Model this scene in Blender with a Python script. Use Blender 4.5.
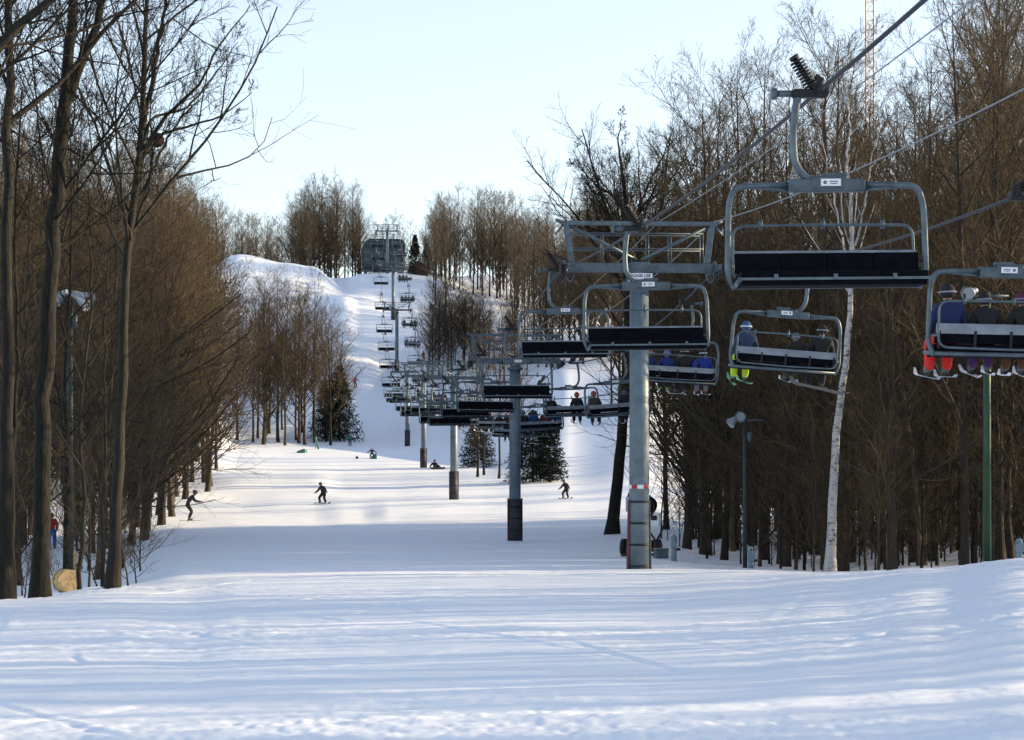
import bpy, bmesh, math, random
import numpy as np
from mathutils import Vector, Matrix

for o in list(bpy.data.objects):
    bpy.data.objects.remove(o)
S = bpy.context.scene
COL = S.collection
PI = math.pi

# ----------------------------------------------------------------- camera, sky, sun, exposure
F = 2200.0            # focal length in pixels of the 1024 px wide picture
HY = 480.0            # picture row of the horizon
E = 2.3               # eye height
cam = bpy.data.cameras.new('camera')
cam.sensor_fit = 'HORIZONTAL'
cam.sensor_width = 36.0
cam.lens = 36.0 * F / 1024.0
cam.shift_y = (HY - 370.0) / 1024.0
cam.clip_start = 0.2
cam.clip_end = 6000
cam_o = bpy.data.objects.new('camera', cam)
COL.objects.link(cam_o)
cam_o.location = (0, 0, E)
cam_o.rotation_euler = (math.radians(90), 0, 0)
S.camera = cam_o

SUN_AZ = math.radians(77)      # from the view direction towards the right
SUN_EL = math.radians(13)
W = bpy.data.worlds.new('World')
S.world = W
W.use_nodes = True
wn = W.node_tree.nodes
bg = wn['Background']
sky = wn.new('ShaderNodeTexSky')
sky.sky_type = 'NISHITA'
sky.sun_disc = False
sky.sun_elevation = SUN_EL
sky.sun_rotation = SUN_AZ
sky.altitude = 300
sky.air_density = 1.0
sky.dust_density = 0.4
sky.ozone_density = 2.0
hs = wn.new('ShaderNodeHueSaturation')
hs.inputs['Saturation'].default_value = 0.62
hs.inputs['Hue'].default_value = 0.506
W.node_tree.links.new(sky.outputs[0], hs.inputs['Color'])
W.node_tree.links.new(hs.outputs[0], bg.inputs[0])
bg.inputs[1].default_value = 0.10
sun = bpy.data.lights.new('sun', 'SUN')
sun.energy = 3.6
sun.angle = math.radians(0.5)
sun.color = (1.0, 0.76, 0.46)
sun_o = bpy.data.objects.new('sun', sun)
COL.objects.link(sun_o)
sdir = Vector((math.cos(SUN_EL) * math.sin(SUN_AZ), math.cos(SUN_EL) * math.cos(SUN_AZ), math.sin(SUN_EL)))
sun_o.rotation_euler = sdir.to_track_quat('Z', 'Y').to_euler()
S.view_settings.view_transform = 'Standard'
S.view_settings.look = 'None'
S.view_settings.gamma = 1
S.view_settings.use_curve_mapping = False
S.view_settings.exposure = 1.70
S.cycles.max_bounces = 5
S.cycles.diffuse_bounces = 3
S.cycles.glossy_bounces = 2
S.cycles.use_denoising = True

# ----------------------------------------------------------------- helpers
def at(px, d):                      # x of a picture column at distance d
    return (px - 512.0) * d / F
def zr(py, d):                      # height of a picture row at distance d
    return E + (HY - py) * d / F
def P(px, py, d):
    return np.array((at(px, d), d, zr(py, d)))

def tag(o, label=None, cat=None, group=None, kind=None):
    if label: o['label'] = label
    if cat: o['category'] = cat
    if group: o['group'] = group
    if kind: o['kind'] = kind
    return o
def empty(name, loc=(0, 0, 0), rz=0.0, parent=None):
    o = bpy.data.objects.new(name, None)
    COL.objects.link(o)
    o.location = loc
    o.rotation_euler = (0, 0, rz)
    o.empty_display_size = 0.2
    if parent: o.parent = parent
    return o
def link_mesh(name, me, parent=None):
    o = bpy.data.objects.new(name, me)
    COL.objects.link(o)
    if parent: o.parent = parent
    return o
def copy_tree(o, parent=None):
    c = o.copy()
    COL.objects.link(c)
    if parent: c.parent = parent
    for ch in o.children:
        copy_tree(ch, c)
    return c
def np_mesh(name, V, Q, mats, smooth=True, mi=None):
    """numpy verts (n,3) and quads (m,4) -> mesh"""
    me = bpy.data.meshes.new(name)
    V = np.asarray(V, np.float32); Q = np.asarray(Q, np.int32)
    me.vertices.add(len(V)); me.vertices.foreach_set('co', V.ravel())
    me.loops.add(Q.size); me.loops.foreach_set('vertex_index', Q.ravel())
    me.polygons.add(len(Q))
    me.polygons.foreach_set('loop_start', np.arange(0, Q.size, Q.shape[1], dtype=np.int32))
    me.polygons.foreach_set('loop_total', np.full(len(Q), Q.shape[1], np.int32))
    if smooth: me.polygons.foreach_set('use_smooth', np.ones(len(Q), bool))
    for m in (mats if isinstance(mats, (list, tuple)) else [mats]): me.materials.append(m)
    if mi is not None: me.polygons.foreach_set('material_index', np.asarray(mi, np.int32))
    me.update(calc_edges=True)
    return me

class MB:
    """collects shapes that become one mesh"""
    def __init__(s): s.bm = bmesh.new()
    def _fin(s, vs, mat):
        for f in {f for v in vs for f in v.link_faces}: f.material_index = mat
    def box(s, c, size, rot=None, mat=0, bev=0.0):
        r = bmesh.ops.create_cube(s.bm, size=1.0)
        vs = r['verts']
        M = Matrix.Translation(c) @ (rot.to_4x4() if rot else Matrix.Identity(4)) @ Matrix.Diagonal((size[0], size[1], size[2], 1))
        bmesh.ops.transform(s.bm, matrix=M, verts=vs)
        s._fin(vs, mat)
        if bev > 0:
            es = list({e for v in vs for e in v.link_edges})
            rb = bmesh.ops.bevel(s.bm, geom=es, offset=bev, segments=2, affect='EDGES', profile=0.5)
            for f in rb['faces']: f.material_index = mat
        return s
    def cyl(s, a, b, r, r2=None, n=14, mat=0, cap=True):
        a = Vector(a); b = Vector(b); d = b - a
        rr = bmesh.ops.create_cone(s.bm, cap_ends=cap, segments=n, radius1=r, radius2=r if r2 is None else r2, depth=d.length)
        q = d.to_track_quat('Z', 'Y').to_matrix().to_4x4()
        bmesh.ops.transform(s.bm, matrix=Matrix.Translation((a + b) / 2) @ q, verts=rr['verts'])
        s._fin(rr['verts'], mat)
        for f in {f for v in rr['verts'] for f in v.link_faces}: f.smooth = len(f.verts) == 4
        return s
    def tube(s, pts, r, n=10, mat=0, closed=False):
        pts = [Vector(p) for p in pts]
        m = len(pts)
        rs = r if hasattr(r, '__len__') else [r] * m
        rings = []; U = None
        for i, p in enumerate(pts):
            if closed: t = pts[(i + 1) % m] - pts[i - 1]
            else: t = pts[min(i + 1, m - 1)] - pts[max(i - 1, 0)]
            t.normalize()
            if U is None:
                U = t.orthogonal().normalized()
            else:
                U = (U - t * U.dot(t)).normalized()
            Vv = t.cross(U)
            rings.append([s.bm.verts.new(p + (U * math.cos(2 * PI * k / n) + Vv * math.sin(2 * PI * k / n)) * rs[i]) for k in range(n)])
        for i in range(m if closed else m - 1):
            A = rings[i]; B = rings[(i + 1) % m]
            for k in range(n):
                f = s.bm.faces.new((A[k], A[(k + 1) % n], B[(k + 1) % n], B[k])); f.smooth = True; f.material_index = mat
        if not closed:
            for R in (list(reversed(rings[0])), rings[-1]):
                f = s.bm.faces.new(R); f.material_index = mat
        return s
    def ball(s, c, rad, mat=0, seg=16):
        rad = rad if hasattr(rad, '__len__') else (rad,) * 3
        r = bmesh.ops.create_uvsphere(s.bm, u_segments=seg, v_segments=max(6, seg * 2 // 3), radius=1)
        bmesh.ops.transform(s.bm, matrix=Matrix.Translation(c) @ Matrix.Diagonal((*rad, 1)), verts=r['verts'])
        s._fin(r['verts'], mat)
        for f in {f for v in r['verts'] for f in v.link_faces}: f.smooth = True
        return s
    def prism(s, poly, y0, y1, mat=0):          # polygon in x,z extruded along y
        A = [s.bm.verts.new((x, y0, z)) for x, z in poly]
        B = [s.bm.verts.new((x, y1, z)) for x, z in poly]
        fs = [s.bm.faces.new(A), s.bm.faces.new(list(reversed(B)))]
        n = len(poly)
        for i in range(n): fs.append(s.bm.faces.new((A[i], B[i], B[(i + 1) % n], A[(i + 1) % n])))
        for f in fs: f.material_index = mat
        return s
    def mesh(s, name, mats):
        bmesh.ops.recalc_face_normals(s.bm, faces=s.bm.faces[:])
        me = bpy.data.meshes.new(name)
        s.bm.to_mesh(me); s.bm.free()
        for m in (mats if isinstance(mats, (list, tuple)) else [mats]): me.materials.append(m)
        return me
    def build(s, name, mats, parent=None):
        return link_mesh(name, s.mesh(name, mats), parent)

def arc_path(corners, rad, n=7):
    """rounds the inner corners of a 3D polyline"""
    C = [Vector(c) for c in corners]
    out = [C[0]]
    for i in range(1, len(C) - 1):
        p, a, b = C[i], (C[i - 1] - C[i]), (C[i + 1] - C[i])
        r = min(rad, a.length * .49, b.length * .49)
        A = p + a.normalized() * r; B = p + b.normalized() * r
        for k in range(n + 1):
            t = k / n
            out.append(A.lerp(p, t).lerp(p.lerp(B, t), t))
    out.append(C[-1])
    return out

# ----------------------------------------------------------------- materials
def mat(name, col, rough=0.7, metal=0.0, var=0.0, scale=6.0, bump=0.0, bscale=30.0, spec=0.5, col2=None):
    m = bpy.data.materials.new(name); m.use_nodes = True
    nt = m.node_tree; b = nt.nodes['Principled BSDF']
    b.inputs['Base Color'].default_value = (*col, 1)
    b.inputs['Roughness'].default_value = rough
    b.inputs['Metallic'].default_value = metal
    b.inputs['Specular IOR Level'].default_value = spec
    tc = nt.nodes.new('ShaderNodeTexCoord')
    if var > 0 or col2:
        n = nt.nodes.new('ShaderNodeTexNoise'); n.inputs['Scale'].default_value = scale; n.inputs['Detail'].default_value = 6
        nt.links.new(tc.outputs['Object'], n.inputs['Vector'])
        r = nt.nodes.new('ShaderNodeValToRGB')
        r.color_ramp.elements[0].position = 0.32; r.color_ramp.elements[1].position = 0.68
        c2 = col2 or tuple(c * (1 + var) for c in col)
        c1 = col if col2 else tuple(c * (1 - var) for c in col)
        r.color_ramp.elements[0].color = (*c1, 1); r.color_ramp.elements[1].color = (*c2, 1)
        nt.links.new(n.outputs['Fac'], r.inputs['Fac']); nt.links.new(r.outputs['Color'], b.inputs['Base Color'])
    if bump > 0:
        n2 = nt.nodes.new('ShaderNodeTexNoise'); n2.inputs['Scale'].default_value = bscale; n2.inputs['Detail'].default_value = 5
        nt.links.new(tc.outputs['Object'], n2.inputs['Vector'])
        bp = nt.nodes.new('ShaderNodeBump'); bp.inputs['Strength'].default_value = bump; bp.inputs['Distance'].default_value = 0.02
        nt.links.new(n2.outputs['Fac'], bp.inputs['Height']); nt.links.new(bp.outputs['Normal'], b.inputs['Normal'])
    return m

M_steel = mat('galvanised_steel', (.085, .118, .138), .45, .4, .28, 5, .15, 60)
M_steel_dark = mat('weathered_steel', (.075, .102, .12), .5, .4, .3, 5, .15, 60)
M_mast = mat('painted_mast_steel', (.115, .16, .19), .5, .15, .25, 3, .1, 40)
M_vinyl = mat('black_vinyl', (.004, .0045, .008), .75, 0, .35, 9, .2, 80, .06)
M_black = mat('black_iron', (.006, .006, .007), .6, .1, .3, 20)
M_alu = mat('pale_aluminium', (.21, .24, .275), .45, .5, .2, 5)
M_sticker = mat('white_sticker', (.75, .76, .8), .4)
M_print = mat('printed_ink', (.10, .11, .16), .5)
M_rope = mat('steel_rope', (.018, .021, .032), .55, .15, .2, 40)
M_cable = mat('pale_cable', (.22, .24, .27), .5, .3, .2, 20)
M_pad = mat('dark_mast_pad', (.028, .03, .036), .7, 0, .4, 6, .3, 30)
M_padred = mat('maroon_pad', (.085, .02, .02), .7, 0, .3, 6)
M_red = mat('red_reflector', (.30, .025, .02), .5)
M_green = mat('green_pole_paint', (.010, .05, .02), .5, .1, .25, 5)
M_darkgreen = mat('dark_green_pole', (.016, .03, .026), .6, 0, .3, 5)
M_galv = mat('galvanised_lamp_shade', (.32, .36, .40), .4, .45, .15, 9)
M_glass = mat('lamp_glass', (.22, .25, .28), .12, .2)
M_parkgreen = mat('green_park_paint', (.01, .12, .07), .45, 0, .2, 4)
M_tan = mat('tan_straw', (.48, .34, .17), .9, 0, .3, 14, .6, 60)
M_terminal = mat('dark_green_cladding', (.018, .032, .036), .5, .1, .3, 1.5)
M_terminal2 = mat('grey_green_panel', (.055, .085, .095), .4, .2, .3, 2)
M_window = mat('window_glass', (.02, .03, .04), .1, 0)
M_hut = mat('red_brown_boards', (.06, .028, .022), .8, 0, .3, 4, .4, 20)
M_mastlat = mat('rusty_lattice_paint', (.50, .33, .22), .6, .1, .2, 3)
M_snowy = mat('settled_snow', (.82, .85, .9), .7, 0, 0, 5, .4, 20)

def bark(name, c1, c2, stretch=(6, 6, 1.2), rough=.9):
    m = bpy.data.materials.new(name); m.use_nodes = True
    nt = m.node_tree; b = nt.nodes['Principled BSDF']; b.inputs['Roughness'].default_value = rough
    b.inputs['Specular IOR Level'].default_value = .25
    tc = nt.nodes.new('ShaderNodeTexCoord'); mp = nt.nodes.new('ShaderNodeMapping'); mp.inputs['Scale'].default_value = stretch
    n = nt.nodes.new('ShaderNodeTexNoise'); n.inputs['Scale'].default_value = 2.2; n.inputs['Detail'].default_value = 7; n.inputs['Roughness'].default_value = .65
    nt.links.new(tc.outputs['Object'], mp.inputs['Vector']); nt.links.new(mp.outputs['Vector'], n.inputs['Vector'])
    oi = nt.nodes.new('ShaderNodeObjectInfo')
    mix = nt.nodes.new('ShaderNodeMath'); mix.operation = 'MULTIPLY_ADD'; mix.inputs[1].default_value = .35; mix.inputs[2].default_value = -.17
    add = nt.nodes.new('ShaderNodeMath'); add.operation = 'ADD'
    nt.links.new(oi.outputs['Random'], mix.inputs[0]); nt.links.new(mix.outputs[0], add.inputs[0]); nt.links.new(n.outputs['Fac'], add.inputs[1])
    r = nt.nodes.new('ShaderNodeValToRGB')
    r.color_ramp.elements[0].position = .3; r.color_ramp.elements[1].position = .72
    r.color_ramp.elements[0].color = (*c1, 1); r.color_ramp.elements[1].color = (*c2, 1)
    nt.links.new(add.outputs[0], r.inputs['Fac']); nt.links.new(r.outputs['Color'], b.inputs['Base Color'])
    bp = nt.nodes.new('ShaderNodeBump'); bp.inputs['Strength'].default_value = .9; bp.inputs['Distance'].default_value = .06
    nt.links.new(n.outputs['Fac'], bp.inputs['Height']); nt.links.new(bp.outputs['Normal'], b.inputs['Normal'])
    return m
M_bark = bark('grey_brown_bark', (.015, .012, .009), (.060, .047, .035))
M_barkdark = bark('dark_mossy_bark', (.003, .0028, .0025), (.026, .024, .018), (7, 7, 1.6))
M_twig = bark('brown_twigs', (.032, .023, .013), (.105, .076, .043), (1, 1, 1))
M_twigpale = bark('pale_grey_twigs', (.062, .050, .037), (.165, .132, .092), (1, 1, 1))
M_needle = bark('dark_needles', (.004, .009, .006), (.013, .023, .012), (3, 3, 3))
M_rust = bark('rusty_dead_leaves', (.14, .06, .025), (.30, .15, .06), (3, 3, 3))

def birch_mat():
    m = bpy.data.materials.new('white_birch_bark'); m.use_nodes = True
    nt = m.node_tree; b = nt.nodes['Principled BSDF']; b.inputs['Roughness'].default_value = .75
    tc = nt.nodes.new('ShaderNodeTexCoord'); mp = nt.nodes.new('ShaderNodeMapping'); mp.inputs['Scale'].default_value = (3.5, 3.5, 6)
    n = nt.nodes.new('ShaderNodeTexNoise'); n.inputs['Scale'].default_value = 1.6; n.inputs['Detail'].default_value = 6; n.inputs['Roughness'].default_value = .7
    nt.links.new(tc.outputs['Object'], mp.inputs['Vector']); nt.links.new(mp.outputs['Vector'], n.inputs['Vector'])
    r = nt.nodes.new('ShaderNodeValToRGB')
    r.color_ramp.elements[0].position = .38; r.color_ramp.elements[1].position = .47
    r.color_ramp.elements[0].color = (.05, .045, .04, 1); r.color_ramp.elements[1].color = (.42, .41, .40, 1)
    nt.links.new(n.outputs['Fac'], r.inputs['Fac']); nt.links.new(r.outputs['Color'], b.inputs['Base Color'])
    return m
M_birch = birch_mat()

def snow_mat():
    m = bpy.data.materials.new('packed_snow'); m.use_nodes = True
    nt = m.node_tree; b = nt.nodes['Principled BSDF']
    b.inputs['Base Color'].default_value = (.86, .885, .92, 1)
    b.inputs['Roughness'].default_value = .62
    b.inputs['Specular IOR Level'].default_value = .3
    tc = nt.nodes.new('ShaderNodeTexCoord')
    def noise(scale, det, sc=(1, 1, 1)):
        mp = nt.nodes.new('ShaderNodeMapping'); mp.inputs['Scale'].default_value = sc
        n = nt.nodes.new('ShaderNodeTexNoise'); n.inputs['Scale'].default_value = scale; n.inputs['Detail'].default_value = det; n.inputs['Roughness'].default_value = .6
        nt.links.new(tc.outputs['Object'], mp.inputs['Vector']); nt.links.new(mp.outputs['Vector'], n.inputs['Vector'])
        return n
    a = noise(9, 6); c = noise(1.3, 5, (.6, 1.6, 1))
    ad = nt.nodes.new('ShaderNodeMath'); ad.operation = 'MULTIPLY_ADD'; ad.inputs[1].default_value = .3
    nt.links.new(a.outputs['Fac'], ad.inputs[0]); nt.links.new(c.outputs['Fac'], ad.inputs[2])
    bp = nt.nodes.new('ShaderNodeBump'); bp.inputs['Strength'].default_value = .3; bp.inputs['Distance'].default_value = .07
    nt.links.new(ad.outputs[0], bp.inputs['Height']); nt.links.new(bp.outputs['Normal'], b.inputs['Normal'])
    r = nt.nodes.new('ShaderNodeValToRGB')
    r.color_ramp.elements[0].color = (.80, .86, .93, 1); r.color_ramp.elements[1].color = (.875, .915, .96, 1)
    nt.links.new(c.outputs['Fac'], r.inputs['Fac']); nt.links.new(r.outputs['Color'], b.inputs['Base Color'])
    return m
M_snow = snow_mat()

# ----------------------------------------------------------------- terrain
COLS = [  # picture column : [(distance, height above the eye), ...]
    (-700, [(0, -1.8), (17, -2.0), (40, -2.3), (55, -2.9), (110, -3.3), (180, -1), (250, 4), (400, 22), (500, 30), (900, 20), (3000, -20)]),
    (0,    [(0, -1.8), (17, -2.0), (40, -2.25), (48, -2.62), (60, -3.1), (110, -3.4), (145, -2.4), (180, -.2), (250, 5), (300, 12), (400, 33), (480, 36), (900, 24), (3000, -20)]),
    (112,  [(0, -1.8), (17, -2.0), (42, -2.25), (48, -2.36), (60, -2.85), (110, -3.2), (145, -2.3), (180, -.1), (250, 5.2), (300, 12), (400, 34), (480, 36), (900, 24), (3000, -20)]),
    (190,  [(0, -1.8), (17, -2.0), (45, -2.3), (57, -2.38), (100, -2.8), (137, -2.58), (150, -2.0), (165, -1.1), (182, -.5), (250, 5.0), (300, 13), (400, 37), (480, 36), (900, 24), (3000, -20)]),
    (240,  [(0, -1.8), (17, -2.0), (45, -2.24), (57, -2.35), (100, -2.75), (137, -2.5), (156, -1.7), (180, -.35), (215, 1.2), (250, 3.1), (285, 5.0), (320, 14), (360, 27), (385, 36.6), (400, 41), (412, 41.2), (440, 36), (900, 26), (3000, -20)]),
    (288,  [(0, -1.8), (17, -2.0), (45, -2.23), (57, -2.34), (100, -2.75), (137, -2.5), (156, -1.6), (180, -.4), (215, 1.1), (250, 3.0), (285, 5.2), (320, 14), (360, 27), (385, 36), (400, 39.4), (412, 39.5), (440, 36), (900, 26), (3000, -20)]),
    (312,  [(0, -1.8), (17, -2.0), (45, -2.23), (57, -2.34), (100, -2.75), (137, -2.5), (156, -1.6), (180, -.4), (215, 1.1), (250, 3.0), (285, 5.2), (320, 14), (360, 27), (385, 35), (400, 38.8), (415, 39.0), (440, 38), (900, 28), (3000, -20)]),
    (345,  [(0, -1.8), (17, -2.0), (45, -2.22), (57, -2.34), (100, -2.76), (137, -2.4), (156, -1.5), (190, -.2), (217, 1.15), (250, 3.0), (285, 5.2), (310, 11), (340, 21), (372, 31.2), (380, 32.0), (400, 34.8), (430, 39.4), (470, 40), (900, 30), (3000, -20)]),
    (360,  [(0, -1.8), (17, -2.0), (45, -2.22), (57, -2.34), (100, -2.76), (137, -2.4), (156, -1.5), (190, -.2), (217, 1.15), (250, 3.0), (285, 5.1), (310, 10.5), (340, 20.5), (372, 30.6), (380, 32.0), (400, 36.0), (412, 38.6), (430, 39.6), (480, 40), (900, 30), (3000, -20)]),
    (390,  [(0, -1.8), (17, -2.0), (45, -2.22), (57, -2.33), (80, -2.6), (100, -2.76), (130, -2.45), (156, -1.45), (190, -.2), (217, 1.2), (250, 2.9), (274, 4.1), (290, 5.6), (310, 10.2), (331, 16.1), (345, 21.5), (357, 26.0), (363, 27.6), (380, 31.0), (410, 38.6), (430, 40), (480, 40), (900, 32), (3000, -20)]),
    (435,  [(0, -1.8), (17, -2.0), (45, -2.2), (57, -2.33), (80, -2.6), (100, -2.76), (130, -2.4), (156, -1.4), (190, -.1), (217, 1.2), (250, 3.0), (274, 4.5), (300, 9), (331, 17), (357, 25.5), (380, 31.0), (410, 37.9), (430, 39.6), (480, 43), (900, 40), (3000, -20)]),
    (480,  [(0, -1.8), (17, -2.0), (45, -2.2), (57, -2.33), (80, -2.6), (100, -2.76), (130, -2.4), (156, -1.4), (190, .0), (217, 1.3), (250, 3.3), (274, 5.2), (300, 11), (340, 21), (380, 29.5), (420, 37), (480, 44), (900, 42), (3000, -20)]),
    (570,  [(0, -1.8), (17, -2.0), (45, -2.2), (57, -2.33), (80, -2.6), (100, -2.76), (130, -2.3), (156, -1.2), (190, .4), (205, 1.7), (230, 5), (260, 9), (300, 15), (350, 23), (420, 34), (480, 42), (900, 42), (3000, -20)]),
    (640,  [(0, -1.8), (17, -2.0), (45, -2.2), (57, -2.33), (80, -2.6), (106, -2.6), (130, -2.2), (156, -1.0), (200, 2.0), (250, 9), (350, 22), (450, 34), (900, 38), (3000, -20)]),
    (740,  [(0, -1.8), (17, -2.0), (45, -2.12), (55, -2.3), (70, -2.75), (85, -2.9), (120, -2.9), (160, -1.5), (200, .5), (350, 15), (450, 22), (900, 25), (3000, -20)]),
    (830,  [(0, -1.8), (17, -1.98), (45, -1.98), (55, -2.33), (70, -2.85), (100, -3.2), (160, -2), (200, 0), (350, 10), (450, 17), (900, 20), (3000, -20)]),
    (930,  [(0, -1.8), (17, -1.95), (40, -1.78), (47, -1.90), (60, -2.45), (100, -3.0), (200, 0), (350, 8), (450, 14), (900, 18), (3000, -20)]),
    (1024, [(0, -1.8), (17, -1.9), (38, -1.52), (46, -1.66), (60, -2.3), (100, -2.9), (200, 0), (350, 8), (450, 12), (900, 16), (3000, -20)]),
    (1700, [(0, -1.8), (17, -1.8), (38, -1.3), (46, -1.4), (60, -1.8), (100, -2.0), (200, 0), (350, 6), (450, 10), (900, 12), (3000, -20)]),
]
_cp = np.array([c[0] for c in COLS], float)
def smooth_interp(x, xs, ys):
    xs = np.asarray(xs, float); ys = np.asarray(ys, float)
    h = np.diff(xs); dl = np.diff(ys) / h
    m = np.zeros(len(xs)); m[0] = dl[0]; m[-1] = dl[-1]
    for i in range(1, len(xs) - 1):
        if dl[i - 1] * dl[i] <= 0: m[i] = 0
        else:
            w1 = 2 * h[i] + h[i - 1]; w2 = h[i] + 2 * h[i - 1]
            m[i] = (w1 + w2) / (w1 / dl[i - 1] + w2 / dl[i])
    i = np.clip(np.searchsorted(xs, x, side='right') - 1, 0, len(xs) - 2)
    t = np.clip((x - xs[i]) / h[i], 0, 1)
    return ((2 * t**3 - 3 * t**2 + 1) * ys[i] + (t**3 - 2 * t**2 + t) * h[i] * m[i]
            + (-2 * t**3 + 3 * t**2) * ys[i + 1] + (t**3 - t**2) * h[i] * m[i + 1])
def ground(x, y):
    """ground height at world x, y (arrays)"""
    x = np.atleast_1d(np.asarray(x, float)); y = np.atleast_1d(np.asarray(y, float))
    d = np.hypot(x, np.maximum(y, 0.0)) if False else np.maximum(y, 0.0)
    d = np.where(y > 0, np.maximum(y, np.abs(x) * .35), 0.0)
    px = 512 + F * x / np.maximum(d, 1e-3)
    px = np.clip(px, _cp[0], _cp[-1])
    Z = np.stack([smooth_interp(np.clip(d, 0, 2999), [q[0] for q in c[1]], [q[1] for q in c[1]]) for c in COLS], 0)
    i = np.clip(np.searchsorted(_cp, px, side='right') - 1, 0, len(_cp) - 2)
    t = (px - _cp[i]) / (_cp[i + 1] - _cp[i])
    t = t * t * (3 - 2 * t)
    k = np.arange(len(x))
    return E + Z[i, k] * (1 - t) + Z[i + 1, k] * t
def gz(x, y): return float(ground([x], [y])[0])

_rs = np.random.RandomState(5)
_lat = _rs.rand(256, 256)
def vnoise(x, y):
    xi = np.floor(x).astype(int); yi = np.floor(y).astype(int)
    fx = x - xi; fy = y - yi
    fx = fx * fx * (3 - 2 * fx); fy = fy * fy * (3 - 2 * fy)
    g = lambda a, b: _lat[a % 256, b % 256]
    return (g(xi, yi) * (1 - fx) + g(xi + 1, yi) * fx) * (1 - fy) + (g(xi, yi + 1) * (1 - fx) + g(xi + 1, yi + 1) * fx) * fy - .5

def build_ground():
    th = np.concatenate([np.linspace(-1.40, -.30, 40), np.linspace(-.285, .285, 560), np.linspace(.30, 1.40, 40)])
    dd = np.concatenate([np.geomspace(7, 62, 560), np.geomspace(62.6, 480, 330), np.geomspace(490, 3000, 30)])
    T, D = np.meshgrid(np.tan(th), dd)
    X = T * D; Y = D.copy()
    # beyond wide angles the fan is limited
    X = np.clip(X, -2500, 2500)
    x = X.ravel(); y = Y.ravel()
    z = ground(x, y)
    near = np.clip((75 - y) / 40, 0, 1) * 1.0
    z = z + near * (.05 * vnoise(x * .35 + 3, y * .4) + .016 * vnoise(x * 1.3, y * 1.6 + 9) + .010 * vnoise(x * 4, y * 4.5) + .007 * vnoise(x * 11, y * 12))
    z = z + (1 - near) * np.clip((260 - y) / 200, 0, 1) * (.10 * vnoise(x * .25, y * .35) + .05 * vnoise(x * .9, y * 1.1))
    rr = random.Random(8)
    m = (y < 58)
    xm, ym, zm = x[m], y[m], z[m].copy()
    for k in range(130):
        x0 = rr.uniform(-11, 13); y0 = rr.uniform(15, 55)
        a = rr.uniform(-.5, .5) if k % 3 else rr.uniform(1.5, 5) * rr.choice((-1, 1)); b = rr.uniform(-.04, .04)
        L = rr.uniform(.8, 4.5) / math.sqrt(1 + a * a)
        u = xm - x0
        f = y0 + a * u + b * u * u
        dist = (ym - f) / np.sqrt(1 + (a + 2 * b * u)**2)
        fade = np.clip((L - np.abs(u)) / (L * .4), 0, 1)
        w = rr.uniform(.05, .12); dp = rr.uniform(.006, .020) * min(1, y0 / 30)
        zm += fade * dp * (-np.exp(-(dist / w)**2) + .8 * np.exp(-((dist - 1.9 * w) / (1.1 * w))**2))
    rough = np.clip(vnoise(xm * .22 + 7, ym * .30 + 2) * 2.4 + .25, 0, 1)
    zm += rough * np.clip((60 - ym) / 12, 0, 1) * (.030 * vnoise(xm * 2.6 + 5, ym * 2.2) + .026 * vnoise(xm * 6.5, ym * 5 + 3) + .016 * vnoise(xm * 15, ym * 11))
    z[m] = zm
    nr, nc = D.shape
    idx = np.arange(nr * nc).reshape(nr, nc)
    Q = np.stack([idx[:-1, :-1], idx[:-1, 1:], idx[1:, 1:], idx[1:, :-1]], -1).reshape(-1, 4)
    V = np.stack([x, y, z], 1)
    # the flat behind the camera
    n0 = len(V)
    B = np.array([(-400, -300, .4), (400, -300, .4), (400, 6.9, .3), (-400, 6.9, .3)], float)
    V = np.vstack([V, B]); Q = np.vstack([Q, [[n0, n0 + 1, n0 + 2, n0 + 3]]])
    o = link_mesh('ground', np_mesh('ground', V, Q, M_snow))
    tag(o, kind='structure')
build_ground()

# ----------------------------------------------------------------- trees
def norm(a): return a / np.maximum(np.linalg.norm(a, axis=-1, keepdims=True), 1e-9)
class Tubes:
    def __init__(s): s.V = []; s.Q = []; s.n = 0
    def add(s, Pt, R, k):
        """Pt (N,n,3) paths, R (N,n) radii, k sides"""
        N, n, _ = Pt.shape
        if N == 0: return
        T = np.empty_like(Pt); T[:, 1:-1] = Pt[:, 2:] - Pt[:, :-2]; T[:, 0] = Pt[:, 1] - Pt[:, 0]; T[:, -1] = Pt[:, -1] - Pt[:, -2]
        T = norm(T)
        ref = np.where(np.abs(T[:, :1, 2:3]) > .9, np.array([1.0, 0, 0]), np.array([0, 0, 1.0]))
        ref = np.broadcast_to(ref, T.shape)
        U = norm(np.cross(T, ref)); W2 = np.cross(T, U)
        a = np.arange(k) * 2 * PI / k
        ring = U[:, :, None, :] * np.cos(a)[None, None, :, None] + W2[:, :, None, :] * np.sin(a)[None, None, :, None]
        V = Pt[:, :, None, :] + ring * R[:, :, None, None]
        base = s.n + np.arange(N)[:, None, None] * (n * k)
        i = np.arange(n - 1)[None, :, None] * k
        j = np.arange(k)[None, None, :]; j2 = (j + 1) % k
        q = np.stack([base + i + j, base + i + j2, base + i + k + j2, base + i + k + j], -1).reshape(-1, 4)
        s.V.append(V.reshape(-1, 3)); s.Q.append(q); s.n += N * n * k
    def arrays(s): return np.vstack(s.V), np.vstack(s.Q)

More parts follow.
